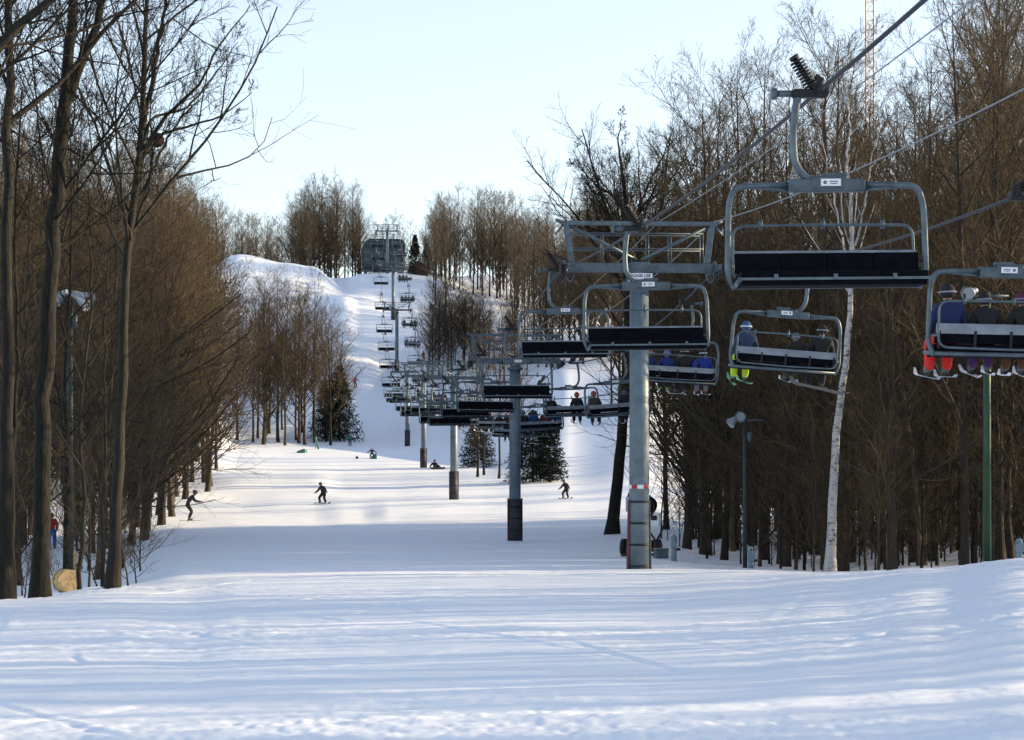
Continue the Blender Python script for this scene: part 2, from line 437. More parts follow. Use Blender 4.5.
def children(rng, Pt, R, cnt, t0, t1, ang, asd, lf, lsd, lt, nseg, up, wob, rk, rtip, gn=0):
    """side shoots of a set of branches"""
    N, n, _ = Pt.shape
    idx = np.repeat(np.arange(N), cnt)
    M = len(idx)
    t = t0 + (t1 - t0) * ((np.tile(np.arange(cnt), N) + rng.rand(M)) / cnt)
    f = np.clip(t * (n - 1), 0, n - 1.001); i = f.astype(int); w = (f - i)[:, None]
    a = Pt[idx, i]; b = Pt[idx, i + 1]
    p0 = a * (1 - w) + b * w
    T = norm(b - a)
    r0 = R[idx, i] * (1 - w[:, 0]) + R[idx, i + 1] * w[:, 0]
    Lp = np.linalg.norm(np.diff(Pt, axis=1), axis=2).sum(1)[idx]
    L = Lp * lf * (1 - lt * (t - t0) / (t1 - t0)) * np.clip(1 + lsd * rng.randn(M), .35, 1.8)
    ref = np.where(np.abs(T[:, 2:3]) > .95, np.array([1.0, 0, 0]), np.array([0, 0, 1.0]))
    U = norm(np.cross(T, ref)); V = np.cross(T, U)
    ph = np.arange(M) * 2.39996 + rng.rand(M) * 1.2
    an = np.radians(ang + asd * rng.randn(M))[:, None]
    D = np.cos(an) * T + np.sin(an) * (np.cos(ph)[:, None] * U + np.sin(ph)[:, None] * V)
    out = np.empty((M, nseg + 1, 3)); out[:, 0] = p0
    for s in range(nseg):
        D = norm(D + np.array([0, 0, up / nseg]) + wob / math.sqrt(nseg) * rng.randn(M, 3))
        out[:, s + 1] = out[:, s] + D * (L / nseg)[:, None]
    rb = np.minimum(r0 * .72, L * rk)
    rr = rb[:, None] * np.linspace(1, .35, nseg + 1)[None, :]
    rr = np.maximum(rr, rtip)
    return out, rr

def trunk_path(rng, H, r, n=16, wob=.12, lean=(0, 0)):
    z = np.linspace(-.25, H, n + 1)
    k = z / H
    x = np.cumsum(rng.randn(n + 1)) * wob * H / 60 + lean[0] * k * H; y = np.cumsum(rng.randn(n + 1)) * wob * H / 60 + lean[1] * k * H
    x -= x[0]; y -= y[0]
    Pt = np.stack([x, y, z], 1)[None]
    kk = np.clip(k, 0, 1)
    R = (r * ((1 - kk)**.85 * .95 + .05) * (1 + .45 * np.exp(-np.maximum(z, 0) / .35)))[None]
    return Pt, R

def hardwood(seed, H=20.0, r=.17, crown0=.36, n1=26, n2=9, n3=7, n4=4, ang=42, l1=.30, up1=.55, spread=1.0, twig=.0052, trunk=None, tmat=None, cmat=None, rust=0, rk1=.017):
    rng = np.random.RandomState(seed)
    if trunk is None: trunk = [trunk_path(rng, H, r, wob=rng.uniform(.08, .2), lean=rng.uniform(-.02, .02, 2)) + (crown0,)]
    tk = Tubes(); cr = Tubes()
    lv2 = []
    tot = sum(np.linalg.norm(np.diff(t[0][0], axis=0), axis=1).sum() for t in trunk)
    for Pt, R, c0 in trunk:
        tk.add(Pt, R, 10)
        Lt = np.linalg.norm(np.diff(Pt[0], axis=0), axis=1).sum()
        k = max(4, int(n1 * Lt / (tot / len(trunk)) ))
        A, Ra = children(rng, Pt, R, k, c0, .985, ang, 9, l1 * spread, .22, .62, 9, up1, .22, rk1, twig)
        tk.add(A[:, :], Ra[:, :], 5)
        lv2.append((A, Ra))
    A = np.concatenate([a for a, _ in lv2]); Ra = np.concatenate([b for _, b in lv2])
    B, Rb = children(rng, A, Ra, n2, .18, .98, 40, 11, .46, .25, .5, 5, .35, .25, .012, twig)
    cr.add(B, Rb, 4)
    C, Rc = children(rng, B, Rb, n3, .15, 1, 38, 12, .48, .25, .4, 3, .25, .28, .010, twig)
    cr.add(C, Rc, 3)
    if n4:
        Dd, Rd = children(rng, C, Rc, n4, .2, 1, 36, 13, .55, .25, .3, 2, .2, .25, .008, twig * .8)
        cr.add(Dd, Rd, 3)
    if rust:
        base = C[rng.randint(0, len(C), rust), -1]
        s = .05
        q = base[:, None, :] + rng.randn(rust, 4, 3) * s
        cr.V.append(q.reshape(-1, 3)); cr.Q.append(cr.n + np.arange(rust * 4).reshape(-1, 4)); cr.n += rust * 4
    return tk.arrays(), cr.arrays()

def tree_meshes(seed, tmat=None, cmat=None, **k):
    (tv, tq), (cv, cq) = hardwood(seed, **k)
    return np_mesh('trunk', tv, tq, tmat or M_bark), np_mesh('crown', cv, cq, cmat or M_twig)

def conifer_meshes(seed, H=9.0, Rb=2.4, dens=1.0):
    rng = np.random.RandomState(seed)
    Pt, R = trunk_path(rng, H, .14, wob=.04)
    tk = Tubes(); tk.add(Pt, R, 8)
    n1 = int(150 * dens)
    t = np.sort(rng.uniform(.06, .98, n1))
    ph = np.arange(n1) * 2.39996 + rng.rand(n1) * .6
    L = Rb * (1 - t)**.8 * rng.uniform(.75, 1.15, n1) + .12
    n = 6
    s = np.linspace(0, 1, n)
    A = np.empty((n1, n, 3))
    A[:, :, 0] = np.cos(ph)[:, None] * L[:, None] * s
    A[:, :, 1] = np.sin(ph)[:, None] * L[:, None] * s
    A[:, :, 2] = (t * H)[:, None] + L[:, None] * (-.42 * s + .26 * s**2)
    Ra = np.linspace(.02, .005, n)[None, :] * np.ones((n1, 1))
    tk.add(A, Ra, 3)
    # needle sprays
    B, Rb2 = children(rng, A, Ra * 0 + .01, 14, .12, 1, 52, 14, .26, .25, .45, 2, -.25, .25, .01, .004)
    nb = len(B)
    per = 15
    idx = np.repeat(np.arange(nb), per)
    u = rng.rand(len(idx))[:, None]
    p = B[idx, 0] * (1 - u) + B[idx, -1] * u
    d = norm(norm(B[idx, -1] - B[idx, 0]) + rng.randn(len(idx), 3) * .6)
    ln = rng.uniform(.10, .24, len(idx))[:, None]
    side = norm(np.cross(d, rng.randn(len(idx), 3))) * .034
    V = np.stack([p - side, p + side, p + d * ln + side * .3, p + d * ln - side * .3], 1).reshape(-1, 3)
    Q = np.arange(len(V)).reshape(-1, 4)
    tv, tq = tk.arrays()
    return np_mesh('trunk', tv, tq, M_barkdark), np_mesh('crown', V, Q, M_needle, smooth=False)

rnd = random.Random(11)
VAR = [tree_meshes(100 + i, H=20, r=rnd.uniform(.14, .2), crown0=rnd.uniform(.12, .26), n1=rnd.choice((24, 28)), n2=8, n3=6, n4=3, ang=rnd.uniform(34, 44), l1=rnd.uniform(.25, .31), up1=.7, rk1=.013) for i in range(6)]
VARW = [tree_meshes(200 + i, H=20, r=.2, crown0=.08, n1=34, n2=9, n3=7, n4=3, ang=52, l1=.33, up1=.7, rk1=.010, rust=500 if i == 1 else 0) for i in range(3)]
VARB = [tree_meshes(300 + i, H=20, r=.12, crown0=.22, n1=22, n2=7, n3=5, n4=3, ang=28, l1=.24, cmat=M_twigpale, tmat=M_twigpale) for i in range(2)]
SAP = [tree_meshes(400 + i, H=6, r=.035, crown0=.12, n1=18, n2=7, n3=5, n4=0, ang=38, l1=.42, twig=.005) for i in range(3)]
CON = [conifer_meshes(500), conifer_meshes(501, 9.0, 3.2)]

def place_tree(name, tm, cm, x, y, s, sz=None, rz=0, label='', group=None, cat='tree', sink=0.0):
    r = empty(name, (x, y, gz(x, y) - sink), rz)
    r.scale = (s, s, sz or s)
    link_mesh('trunk', tm, r); link_mesh('crown', cm, r)
    tag(r, label, cat, group)
    return r

def prof(px, tab):
    return float(np.interp(px, [a for a, _ in tab], [b for _, b in tab]))

def forest(n, dr, pxr, edge, top, vars_, label, group, seed, mind=2.2, name='bare_tree', href=20.0, lowf=.62, hmax=25, hmin=6, dpow=1.0, test=None):
    rg = random.Random(seed)
    pts = []
    tries = 0
    while len(pts) < n and tries < n * 80:
        tries += 1
        d = dr[0] + (dr[1] - dr[0]) * rg.random()**dpow
        px = rg.uniform(*pxr)
        x = at(px, d)
        if not edge(x, d): continue
        if test and not test(px, d): continue
        if any((x - a)**2 + (d - b)**2 < mind * mind for a, b in pts): continue
        pts.append((x, d))
        zt = zr(prof(px, top), d)
        g = gz(x, d)
        H = (zt - g) * rg.uniform(lowf, 1.0)
        H = max(hmin, min(hmax, H))
        tm, cm = rg.choice(vars_)
        sz = H / href
        s = (sz + 1) / 2 * rg.uniform(.85, 1.1) if href == 20 else sz
        place_tree(name, tm, cm, x, d, s, sz, rg.uniform(0, 6.28), label, group)
    return pts

def right_edge(d):
    return float(np.interp(d, [50, 60, 90, 110, 150, 155], [9.3, 8.7, 6.6, 7.0, 8.2, 10]))
def in_right(x, d):
    if d < 160 and x < right_edge(d) + 0.0: return False
    if d > 124 + .45 * (x - 8): return False
    if d < 56 + max(0, (12 - x)) * .5: return False
    px = 512 + F * x / d
    if (abs(px - 745) < 13 and d < 84) or (abs(px - 987) < 9 and d < 65) or (px < 690 and d < 78): return False
    return True
TOP_R = [(600, 200), (640, 150), (670, 60), (740, 18), (830, 10), (860, 55), (890, 95), (925, 60), (950, 0), (1100, -140)]
TOP_L = [(-60, 20), (0, 95), (60, 118), (110, 125), (150, 160), (190, 190), (212, 208), (235, 255), (250, 300)]
RL = 'bare brown tree standing in the dark dense wood right of the chairlift'
RG = 'trees of the wood right of the lift'
forest(95, (60, 138), (610, 1060), in_right, TOP_R, VAR + VARW[:1] + VARB[:1], RL, RG, 1, mind=2.0, dpow=1.15)

def left_edge(d): return float(np.interp(d, [44, 60, 100, 145, 180, 200], [-10.0, -11.5, -17.5, -22.6, -24.5, -28]))
def in_left(x, d):
    if 43 < 512 + F * x / d < 63 and d < 116: return False
    return x < left_edge(d) - rnd.random() * 1.0
LL = 'bare brown tree in the sunlit wood along the left side of the slope'
LG = 'trees of the wood left of the slope'
forest(62, (62, 215), (-60, 250), in_left, TOP_L, VAR + VARW + VARW, LL, LG, 2, mind=2.2, dpow=1.0, lowf=.7)
forest(14, (140, 225), (140, 252), in_left, [(140, 150), (190, 188), (215, 212), (235, 245), (252, 285)], VAR + VARW, LL, LG, 12, mind=2.0, lowf=.93)
# edge trees of the left wood leaning over the slope
_re = random.Random(21)
for k in range(14):
    d = 66 + k * 9.4 + _re.uniform(-2, 2)
    x = left_edge(d) + _re.uniform(-.8, .4)
    tm, cm = _re.choice(VARW)
    px = 512 + F * x / d
    H = max(8, min(20, (zr(prof(px, TOP_L), d) - gz(x, d)) * _re.uniform(.75, .98)))
    o = place_tree('bare_tree', tm, cm, x, d, H / 20 * 1.1, H / 20, _re.uniform(0, 6.28), 'wide bare tree on the very edge of the left wood, branches over the snow', 'edge trees of the left wood')
    o.rotation_euler = (0, math.radians(_re.uniform(1, 7)), o.rotation_euler[2])

# clump left of the middle, with a dark spruce
forest(22, (274, 296), (240, 348), lambda x, d: True, [(250, 285), (280, 272), (315, 275), (345, 310)], VAR + VARW[:2],
       'bare tree in the clump standing left of the lift in mid slope', 'clump of trees in mid slope', 3, mind=1.4, name='bare_tree', lowf=.8)
for px, d, s, lab in ((340, 283, .95, 'dark green spruce at the right end of the mid slope clump'), (325, 288, .75, 'lower dark spruce half hidden inside the mid slope clump')):
    place_tree('spruce_tree', *CON[1], at(px, d), d, s * 1.0, s * 1.15, px, lab, None, 'spruce')
# tall clump on the skyline
forest(17, (425, 452), (294, 362), lambda x, d: True, [(290, 200), (300, 182), (330, 172), (352, 185), (362, 205)], VAR + VARB,
       'tall slim tree in the clump on the skyline left of the lift station', 'tall skyline clump', 4, mind=1.0, lowf=.75, hmin=14, hmax=27)
# thin treeline behind the left hilltop
forest(0, (440, 500), (185, 296), lambda x, d: True, [(185, 190), (205, 195), (225, 212), (260, 218), (296, 210)], VARB + VAR[:2],
       'thin far tree in the row behind the left hilltop', 'far row behind the left hilltop', 5, mind=1.5, lowf=.8, hmin=12, hmax=27)
# pale trees behind the lift station
forest(0, (455, 500), (362, 432), lambda x, d: True, [(362, 222), (395, 215), (432, 205)], VARB,
       'pale thin far tree behind the lift top station', 'far trees behind the station', 6, mind=2, lowf=.75, hmin=10, hmax=22)
place_tree('spruce_tree', *CON[0], at(415, 450), 450, 1.0, 1.05, 0, 'small dark spruce right of the lift top station', None, 'spruce')
place_tree('spruce_tree', *CON[0], at(427, 446), 446, .9, .8, 2, 'second dark spruce further right of the top station, by the wood', None, 'spruce')
# big sunlit mass right of the lift on the hill
TOP_H = [(420, 215), (440, 190), (470, 195), (500, 190), (530, 205), (560, 208), (600, 190), (640, 180), (700, 170)]
forest(24, (385, 420), (428, 600), lambda x, d: not (446 < 512 + F * x / d < 503 and d < 394), TOP_H, VAR + VARB,
       'sunlit bare tree in the wood on the upper hill right of the lift', 'upper hill wood right of the lift', 7, mind=1.6, lowf=.78, hmin=12, hmax=26)
# lower island of slim trees beside the lift line
forest(16, (318, 345), (424, 492), lambda x, d: True, [(424, 290), (440, 268), (465, 280), (492, 290)], VARB + VAR[:2],
       'slim bare tree in the narrow strip beside the upper lift line', 'narrow tree strip beside the lift', 8, mind=1.1, lowf=.6, hmin=6, hmax=17)
# wood below it, behind the middle towers
forest(34, (236, 330), (462, 700), lambda x, d: x > 1 + (d - 236) * -.07 and not (264 < d < 306) and not (d < 262 and at(560, d) < x < at(606, d)) and 512 + F * x / d > 575 - (d - 236) * 1.4,
       [(462, 330), (500, 300), (540, 255), (570, 225), (620, 195), (700, 170)], VAR + VARB,
       'bare tree on the lower hill behind the middle lift towers', 'lower hill wood behind the towers', 9, mind=2.0, lowf=.7, hmin=8, hmax=25)
for px, d, H in ((477.5, 196, 13), (484, 200, 12), (499, 192, 14), (522, 205, 12)):
    tm, cm = VAR[int(px) % 6]
    place_tree('bare_tree', tm, cm, at(px, d), d, H / 20, H / 20, px, 'slim bare trunk standing on the snow beneath the loaded chairs', 'slim trunks beneath the chairs')
place_tree('spruce_tree', *CON[1], at(533, 182), 182, .82, .66, 1, 'broad dark spruce on the snow beneath the loaded chairs, right one', None, 'spruce')
place_tree('spruce_tree', *CON[0], at(550, 180), 180, .72, .70, 2.2, 'dark spruce adjoining the broad spruce, on its right', None, 'spruce')
place_tree('spruce_tree', *CON[1], at(478, 216), 216, .7, .62, 3, 'dark brownish spruce left of the second lift tower, beneath the chairs', None, 'spruce')

# undergrowth saplings
def saplings(n, dr, pxr, edge, label, group, seed, hs, name='sapling'):
    rg = random.Random(seed); c = 0; tr = 0
    while c < n and tr < n * 60:
        tr += 1
        d = rg.uniform(*dr); x = at(rg.uniform(*pxr), d)
        if not edge(x, d): continue
        c += 1
        s = rg.uniform(*hs) / 6
        tm, cm = rg.choice(SAP)
        o = place_tree(name, tm, cm, x, d, s * (1.2 if name == 'sapling' else 2.0), s, rg.uniform(0, 6.28), label, group, name)
saplings(105, (58, 105), (640, 1060), lambda x, d: in_right(x + .6, d), 'thin bare sapling among the trunks of the right wood', 'saplings in the right wood', 31, (2.5, 8))
saplings(40, (60, 84), (655, 1040), lambda x, d: in_right(x + .4, d), 'low bare bush at the foot of the right wood', 'low bushes along the right wood', 34, (1.0, 2.6), 'bush')
saplings(60, (50, 150), (-40, 250), lambda x, d: x < left_edge(d) + .6 and not (42 < 512 + F * x / d < 64 and d < 116), 'thin bare sapling among the trunks of the left wood', 'saplings in the left wood', 32, (1.2, 6))
saplings(34, (318, 345), (426, 488), lambda x, d: True, 'thin pale sapling in the narrow strip beside the upper lift', 'saplings in the narrow strip', 33, (5, 10))

# the deep woods that read as one mass
def mass(name, label, spots, seed, cmat_):
    rg = np.random.RandomState(seed)
    lods = []
    for i in range(3):
        (tv, tq), (cv, cq) = hardwood(700 + seed * 10 + i, H=20, r=.17, crown0=.12, n1=22, n2=7, n3=5, n4=0, twig=.014)
        V = np.vstack([tv, cv]); Q = np.vstack([tq, cq + len(tv)]); mi = np.concatenate([np.zeros(len(tq)), np.ones(len(cq))])
        lods.append((V, Q, mi))
    VV = []; QQ = []; MI = []; n = 0
    for x, y, H in spots:
        V, Q, mi = lods[rg.randint(3)]
        a = rg.rand() * 6.28; s = H / 20
        c, sn = math.cos(a), math.sin(a)
        R = np.array([[c, -sn, 0], [sn, c, 0], [0, 0, 1]])
        VV.append(V @ R.T * s + np.array([x, y, gz(x, y)])); QQ.append(Q + n); MI.append(mi); n += len(V)
    o = link_mesh(name, np_mesh(name, np.vstack(VV), np.vstack(QQ), [M_bark, cmat_], mi=np.concatenate(MI)))
    tag(o, label, 'woods', kind='stuff')
_rm = random.Random(77)
spots = []
while len(spots) < 250:                        # beyond the right wood and to the right of it
    d = _rm.uniform(28, 215); x = _rm.uniform(8, 105)
    if d > 124 + .45 * (x - 8): continue
    if not (x > at(1075, d) or d > 112): continue
    if x < 17 and d < 60: continue
    if d < 85 and _rm.random() < .30: continue
    if d < 160 and x < right_edge(d) + 1: continue
    spots.append((x, d, _rm.uniform(14, 20)))
while len(spots) < 330:
    d = _rm.uniform(92, 123); x = at(_rm.uniform(640, 1070), d)
    if x > right_edge(d) + 2 and d < 124 + .45 * (x - 8): spots.append((x, d, _rm.uniform(6, 12)))
while len(spots) < 362:  # trees added in the open corridor to filter sun on the snow band
    d = _rm.uniform(150, 228); x = _rm.uniform(24, 100)
    if abs(d - 190 - (x - 40) * .25) < 34: spots.append((x, d, _rm.uniform(13, 19)))
while len(spots) < 384:  # unseen trees added right of the camera to shade the nearest snow
    d = _rm.uniform(13, 30); x = _rm.uniform(16, 90)
    spots.append((x, d, _rm.uniform(14, 20)))
mass('deep_woods', 'deep bare woods massed behind the trees right of the lift, plus added sun-blocking trees', spots, 1, M_twig)
spots = []
while len(spots) < 90:
    d = _rm.uniform(70, 330); x = left_edge(min(d, 200)) - _rm.uniform(6, 60)
    if 512 + F * x / d < -140 : continue
    px = 512 + F * x / d
    H = min(22, (zr(prof(px, TOP_L) + 14, d) - gz(x, d)) * _rm.uniform(.8, 1))
    if H < 7: continue
    spots.append((x, d, H))
mass('far_woods', 'bare woods massed behind the trees along the left side', spots, 2, M_twig)
def prof_spots(n, dr, pxr, top, lo, hr=(10, 26)):
    out = []
    while len(out) < n:
        d = _rm.uniform(*dr); px = _rm.uniform(*pxr); x = at(px, d)
        H = (zr(prof(px, top), d) - gz(x, d)) * _rm.uniform(lo, 1)
        if 446 < px < 503 and 340 < d < 394: n -= 1; continue
        out.append((x, d, max(hr[0], min(hr[1], H))))
    return out
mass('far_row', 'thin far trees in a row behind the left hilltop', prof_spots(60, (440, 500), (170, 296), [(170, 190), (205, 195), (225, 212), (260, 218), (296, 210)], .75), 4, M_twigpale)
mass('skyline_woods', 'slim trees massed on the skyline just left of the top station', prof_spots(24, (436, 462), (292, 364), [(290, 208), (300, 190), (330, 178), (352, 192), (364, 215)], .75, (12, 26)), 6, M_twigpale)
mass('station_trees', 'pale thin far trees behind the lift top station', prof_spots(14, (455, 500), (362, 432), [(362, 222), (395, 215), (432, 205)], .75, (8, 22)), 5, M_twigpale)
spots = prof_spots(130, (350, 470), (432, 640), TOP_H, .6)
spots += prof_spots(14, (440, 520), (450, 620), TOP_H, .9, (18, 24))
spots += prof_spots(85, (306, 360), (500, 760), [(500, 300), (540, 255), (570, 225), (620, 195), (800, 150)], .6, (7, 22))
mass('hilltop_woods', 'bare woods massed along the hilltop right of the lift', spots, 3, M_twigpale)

# ----------------------------------------------------------------- single trees close to the camera on the left, birch, lone tree
def path_px(pts, d, dd=None):
    return np.array([P(px, py, d + (dd[i] if dd else 0)) for i, (px, py) in enumerate(pts)])
def dense(pts, n):
    pts = np.asarray(pts); t = np.linspace(0, 1, len(pts)); u = np.linspace(0, 1, n)
    L = np.concatenate([[0], np.cumsum(np.linalg.norm(np.diff(pts, axis=0), axis=1))]); L /= L[-1]
    return np.stack([smooth_interp(u, L, pts[:, k]) for k in range(3)], 1)
def custom_tree(seed, stems, label, tmat, cmat, name='bare_tree', flare=True, **k):
    """stems: list of (world points, r0, r1, first branch t)"""
    base = stems[0][0][0].copy()
    g = gz(base[0], base[1])
    tr = []
    for i, (pts, r0, r1, c0) in enumerate(stems):
        pts = np.array(pts, float)
        if i == 0: pts[0, 2] = g - .15
        q = dense(pts, 18) - np.array([base[0], base[1], g])
        q[1:-1, :2] += np.random.RandomState(seed + i).randn(16, 2) * .022
        R = np.linspace(r0, r1, 18)
        if i == 0 and flare: R = R + r0 * .5 * np.exp(-np.maximum(q[:, 2], 0) / .3)
        tr.append((q[None], R[None], c0))
    k.setdefault('n1', 16)
    (tv, tq), (cv, cq) = hardwood(seed, trunk=tr, **k)
    r = empty(name, (base[0], base[1], g))
    link_mesh('trunk', np_mesh('trunk', tv, tq, tmat), r); link_mesh('crown', np_mesh('crown', cv, cq, cmat), r)
    tag(r, label, 'tree')
    return r
D1 = 46.0
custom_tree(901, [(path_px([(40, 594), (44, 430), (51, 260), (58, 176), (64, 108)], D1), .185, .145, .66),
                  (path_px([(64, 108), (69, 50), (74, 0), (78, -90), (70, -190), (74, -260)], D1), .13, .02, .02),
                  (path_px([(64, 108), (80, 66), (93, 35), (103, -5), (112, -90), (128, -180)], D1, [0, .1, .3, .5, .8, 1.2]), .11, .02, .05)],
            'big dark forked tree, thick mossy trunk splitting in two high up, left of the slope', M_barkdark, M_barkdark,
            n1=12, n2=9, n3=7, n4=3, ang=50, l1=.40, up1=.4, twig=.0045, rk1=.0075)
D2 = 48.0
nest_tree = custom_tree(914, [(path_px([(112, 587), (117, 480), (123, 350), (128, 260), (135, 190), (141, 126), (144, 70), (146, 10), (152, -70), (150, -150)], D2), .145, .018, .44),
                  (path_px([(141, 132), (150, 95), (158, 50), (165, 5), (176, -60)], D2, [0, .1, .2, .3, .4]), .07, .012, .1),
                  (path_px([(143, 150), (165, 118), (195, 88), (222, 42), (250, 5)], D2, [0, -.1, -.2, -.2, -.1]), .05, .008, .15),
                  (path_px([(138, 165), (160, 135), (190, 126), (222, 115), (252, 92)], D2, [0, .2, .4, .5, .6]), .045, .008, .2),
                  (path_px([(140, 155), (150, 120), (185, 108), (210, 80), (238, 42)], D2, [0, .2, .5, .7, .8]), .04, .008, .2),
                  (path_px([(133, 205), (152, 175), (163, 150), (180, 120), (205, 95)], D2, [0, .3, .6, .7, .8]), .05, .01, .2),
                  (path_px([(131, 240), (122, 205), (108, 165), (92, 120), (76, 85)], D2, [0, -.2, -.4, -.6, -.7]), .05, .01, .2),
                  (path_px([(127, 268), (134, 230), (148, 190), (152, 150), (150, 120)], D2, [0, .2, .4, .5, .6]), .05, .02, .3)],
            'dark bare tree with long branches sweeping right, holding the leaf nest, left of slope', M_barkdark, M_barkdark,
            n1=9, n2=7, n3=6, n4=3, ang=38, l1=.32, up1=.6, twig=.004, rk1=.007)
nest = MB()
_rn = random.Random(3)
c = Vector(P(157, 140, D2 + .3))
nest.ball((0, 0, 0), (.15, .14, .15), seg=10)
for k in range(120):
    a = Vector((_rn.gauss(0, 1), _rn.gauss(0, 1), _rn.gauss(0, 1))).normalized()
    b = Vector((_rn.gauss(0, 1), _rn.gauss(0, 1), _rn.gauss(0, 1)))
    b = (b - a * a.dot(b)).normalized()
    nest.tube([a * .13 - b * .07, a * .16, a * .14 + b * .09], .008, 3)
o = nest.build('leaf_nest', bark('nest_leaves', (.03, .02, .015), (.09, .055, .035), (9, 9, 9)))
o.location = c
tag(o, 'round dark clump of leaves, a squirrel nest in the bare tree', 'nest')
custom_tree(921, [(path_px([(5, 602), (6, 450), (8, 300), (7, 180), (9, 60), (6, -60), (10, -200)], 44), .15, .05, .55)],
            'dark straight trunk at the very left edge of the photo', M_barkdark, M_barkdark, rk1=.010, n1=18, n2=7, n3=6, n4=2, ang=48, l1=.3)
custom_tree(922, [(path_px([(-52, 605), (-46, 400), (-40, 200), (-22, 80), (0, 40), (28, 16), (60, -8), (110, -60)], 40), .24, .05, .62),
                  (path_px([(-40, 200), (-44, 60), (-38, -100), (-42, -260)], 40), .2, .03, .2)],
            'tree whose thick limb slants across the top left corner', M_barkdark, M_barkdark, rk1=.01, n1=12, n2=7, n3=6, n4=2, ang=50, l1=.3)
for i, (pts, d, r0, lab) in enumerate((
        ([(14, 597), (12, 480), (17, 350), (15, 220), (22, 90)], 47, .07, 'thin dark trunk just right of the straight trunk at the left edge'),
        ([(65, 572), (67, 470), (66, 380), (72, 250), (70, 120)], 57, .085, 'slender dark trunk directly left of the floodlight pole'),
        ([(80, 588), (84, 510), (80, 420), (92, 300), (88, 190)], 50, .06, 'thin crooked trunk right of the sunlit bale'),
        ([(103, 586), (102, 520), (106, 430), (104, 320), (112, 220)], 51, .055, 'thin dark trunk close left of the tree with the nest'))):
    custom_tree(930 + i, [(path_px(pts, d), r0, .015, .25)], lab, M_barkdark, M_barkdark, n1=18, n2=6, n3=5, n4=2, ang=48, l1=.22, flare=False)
# low twiggy bushes spilling onto the snow at the left trees
for i, (px, d, s) in enumerate(((128, 52, .30), (97, 54, .28), (118, 60, .34), (60, 52, .22), (25, 52, .25), (140, 68, .36), (136, 58, .26))):
    tm, cm = SAP[i % 3]
    o = place_tree('bush', tm, cm, at(px, d), d, s * 1.9, s, px, 'low bare twiggy bush on the snow by the left trunks', 'low bushes at the left trunks', 'bush')
    o.rotation_euler = (0, math.radians(22 if i % 2 else 8), o.rotation_euler[2])
custom_tree(950, [(path_px([(830, 576), (833, 500), (837, 440), (843, 380), (849, 320), (852, 260), (850, 205), (846, 170)], 61), .145, .04, .66),
                  (path_px([(852, 262), (860, 225), (866, 195), (872, 160), (880, 130)], 61, [0, .1, .2, .3, .4]), .038, .008, .2),
                  (path_px([(850, 275), (842, 240), (836, 205), (830, 175), (822, 140)], 61, [0, -.1, -.2, -.3, -.4]), .038, .008, .2),
                  (path_px([(846, 172), (850, 130), (846, 95), (850, 60)], 61, [0, .1, .2, .3]), .036, .006, .1)],
            'white birch with peeling speckled bark, slightly leaning, in front of the right wood', M_birch, M_twigpale, 'birch_tree',
            n1=4, n2=4, n3=3, n4=1, ang=36, l1=.26, rk1=.010)
custom_tree(960, [(path_px([(612, 535), (617, 480), (622, 430), (627, 340), (628, 250), (626, 205)], 106), .31, .13, .7),
                  (path_px([(626, 205), (622, 170), (618, 145), (622, 118)], 106), .11, .015, .1),
                  (path_px([(627, 215), (612, 195), (596, 185), (580, 165), (573, 150)], 106, [0, -.2, -.4, -.6, -.7]), .075, .012, .15),
                  (path_px([(628, 230), (645, 205), (662, 190), (680, 165), (690, 140)], 106, [0, .2, .4, .5, .6]), .085, .012, .15),
                  (path_px([(627, 245), (607, 232), (590, 228), (575, 215)], 106, [0, .2, .5, .6]), .09, .015, .15),
                  (path_px([(628, 300), (645, 275), (660, 262), (672, 240)], 106, [0, .2, .5, .6]), .09, .015, .15)],
            'lone thick dark tree behind the nearest lift tower, bare trunk and spreading crown', M_barkdark, M_bark,
            n1=12, n2=8, n3=7, n4=4, ang=46, l1=.42, up1=.3, rk1=.010, twig=.006)
for i, (pts, d, r0, lab) in enumerate((
        ([(921, 572), (917, 500), (905, 400), (893, 320), (884, 280), (876, 200)], 66, .075, 'pale slim leaning trunk between the birch and the green pole'),
        ([(897, 570), (899, 500), (900, 450), (897, 380), (900, 300)], 69, .07, 'slim light grey trunk right of the birch'),
        ([(973, 570), (976, 480), (974, 400), (978, 300), (975, 200)], 68, .07, 'slim sunlit edged trunk left of the green pole'),
        ([(1012, 566), (1008, 480), (1012, 380), (1010, 280), (1014, 180)], 64, .10, 'brown trunk at the far right side of the wood'))):
    custom_tree(970 + i, [(path_px(pts, d), r0, .02, .35)], lab, M_twigpale if i < 2 else M_bark, M_twig, n1=16, n2=6, n3=5, n4=2, ang=44, l1=.24, flare=False)

# ----------------------------------------------------------------- the chairlift
SL = (346.0 - 512.0) / F            # the lift runs up the hill and slightly to the left
YAW = math.atan(-SL)                # turns local y onto the line (counter-clockwise)
XL, XR, XC = 5.6, 9.7, 7.65         # lateral places of the two ropes and of the masts
def lx(x0, d): return x0 + SL * d
TOW = [(57.4, 570, 268), (99.6, 541, 361), (156, 500, 378), (217, 468, 376), (274, 447, 372), (331, 373, 310), (357, 308, 269), (408, 276, 231)]
TZ = [(t[0], zr(t[2], t[0])) for t in TOW]
def rope_z(d, right):
    if d < TZ[0][0]:
        if right: return E + 4.1 + (d - 30)**2 * .00187
        return E + 4.6 + (d - 28)**2 * .00104
    for (d0, z0), (d1, z1) in zip(TZ[:-1], TZ[1:]):
        if d <= d1:
            t = (d - d0) / (d1 - d0)
            return z0 + (z1 - z0) * t - (.00187 if right else .00104) * (d1 - d0)**2 * t * (1 - t) * (1.0 if d1 < 300 else .5)
    return TZ[-1][1] + (d - TZ[-1][0]) * .01

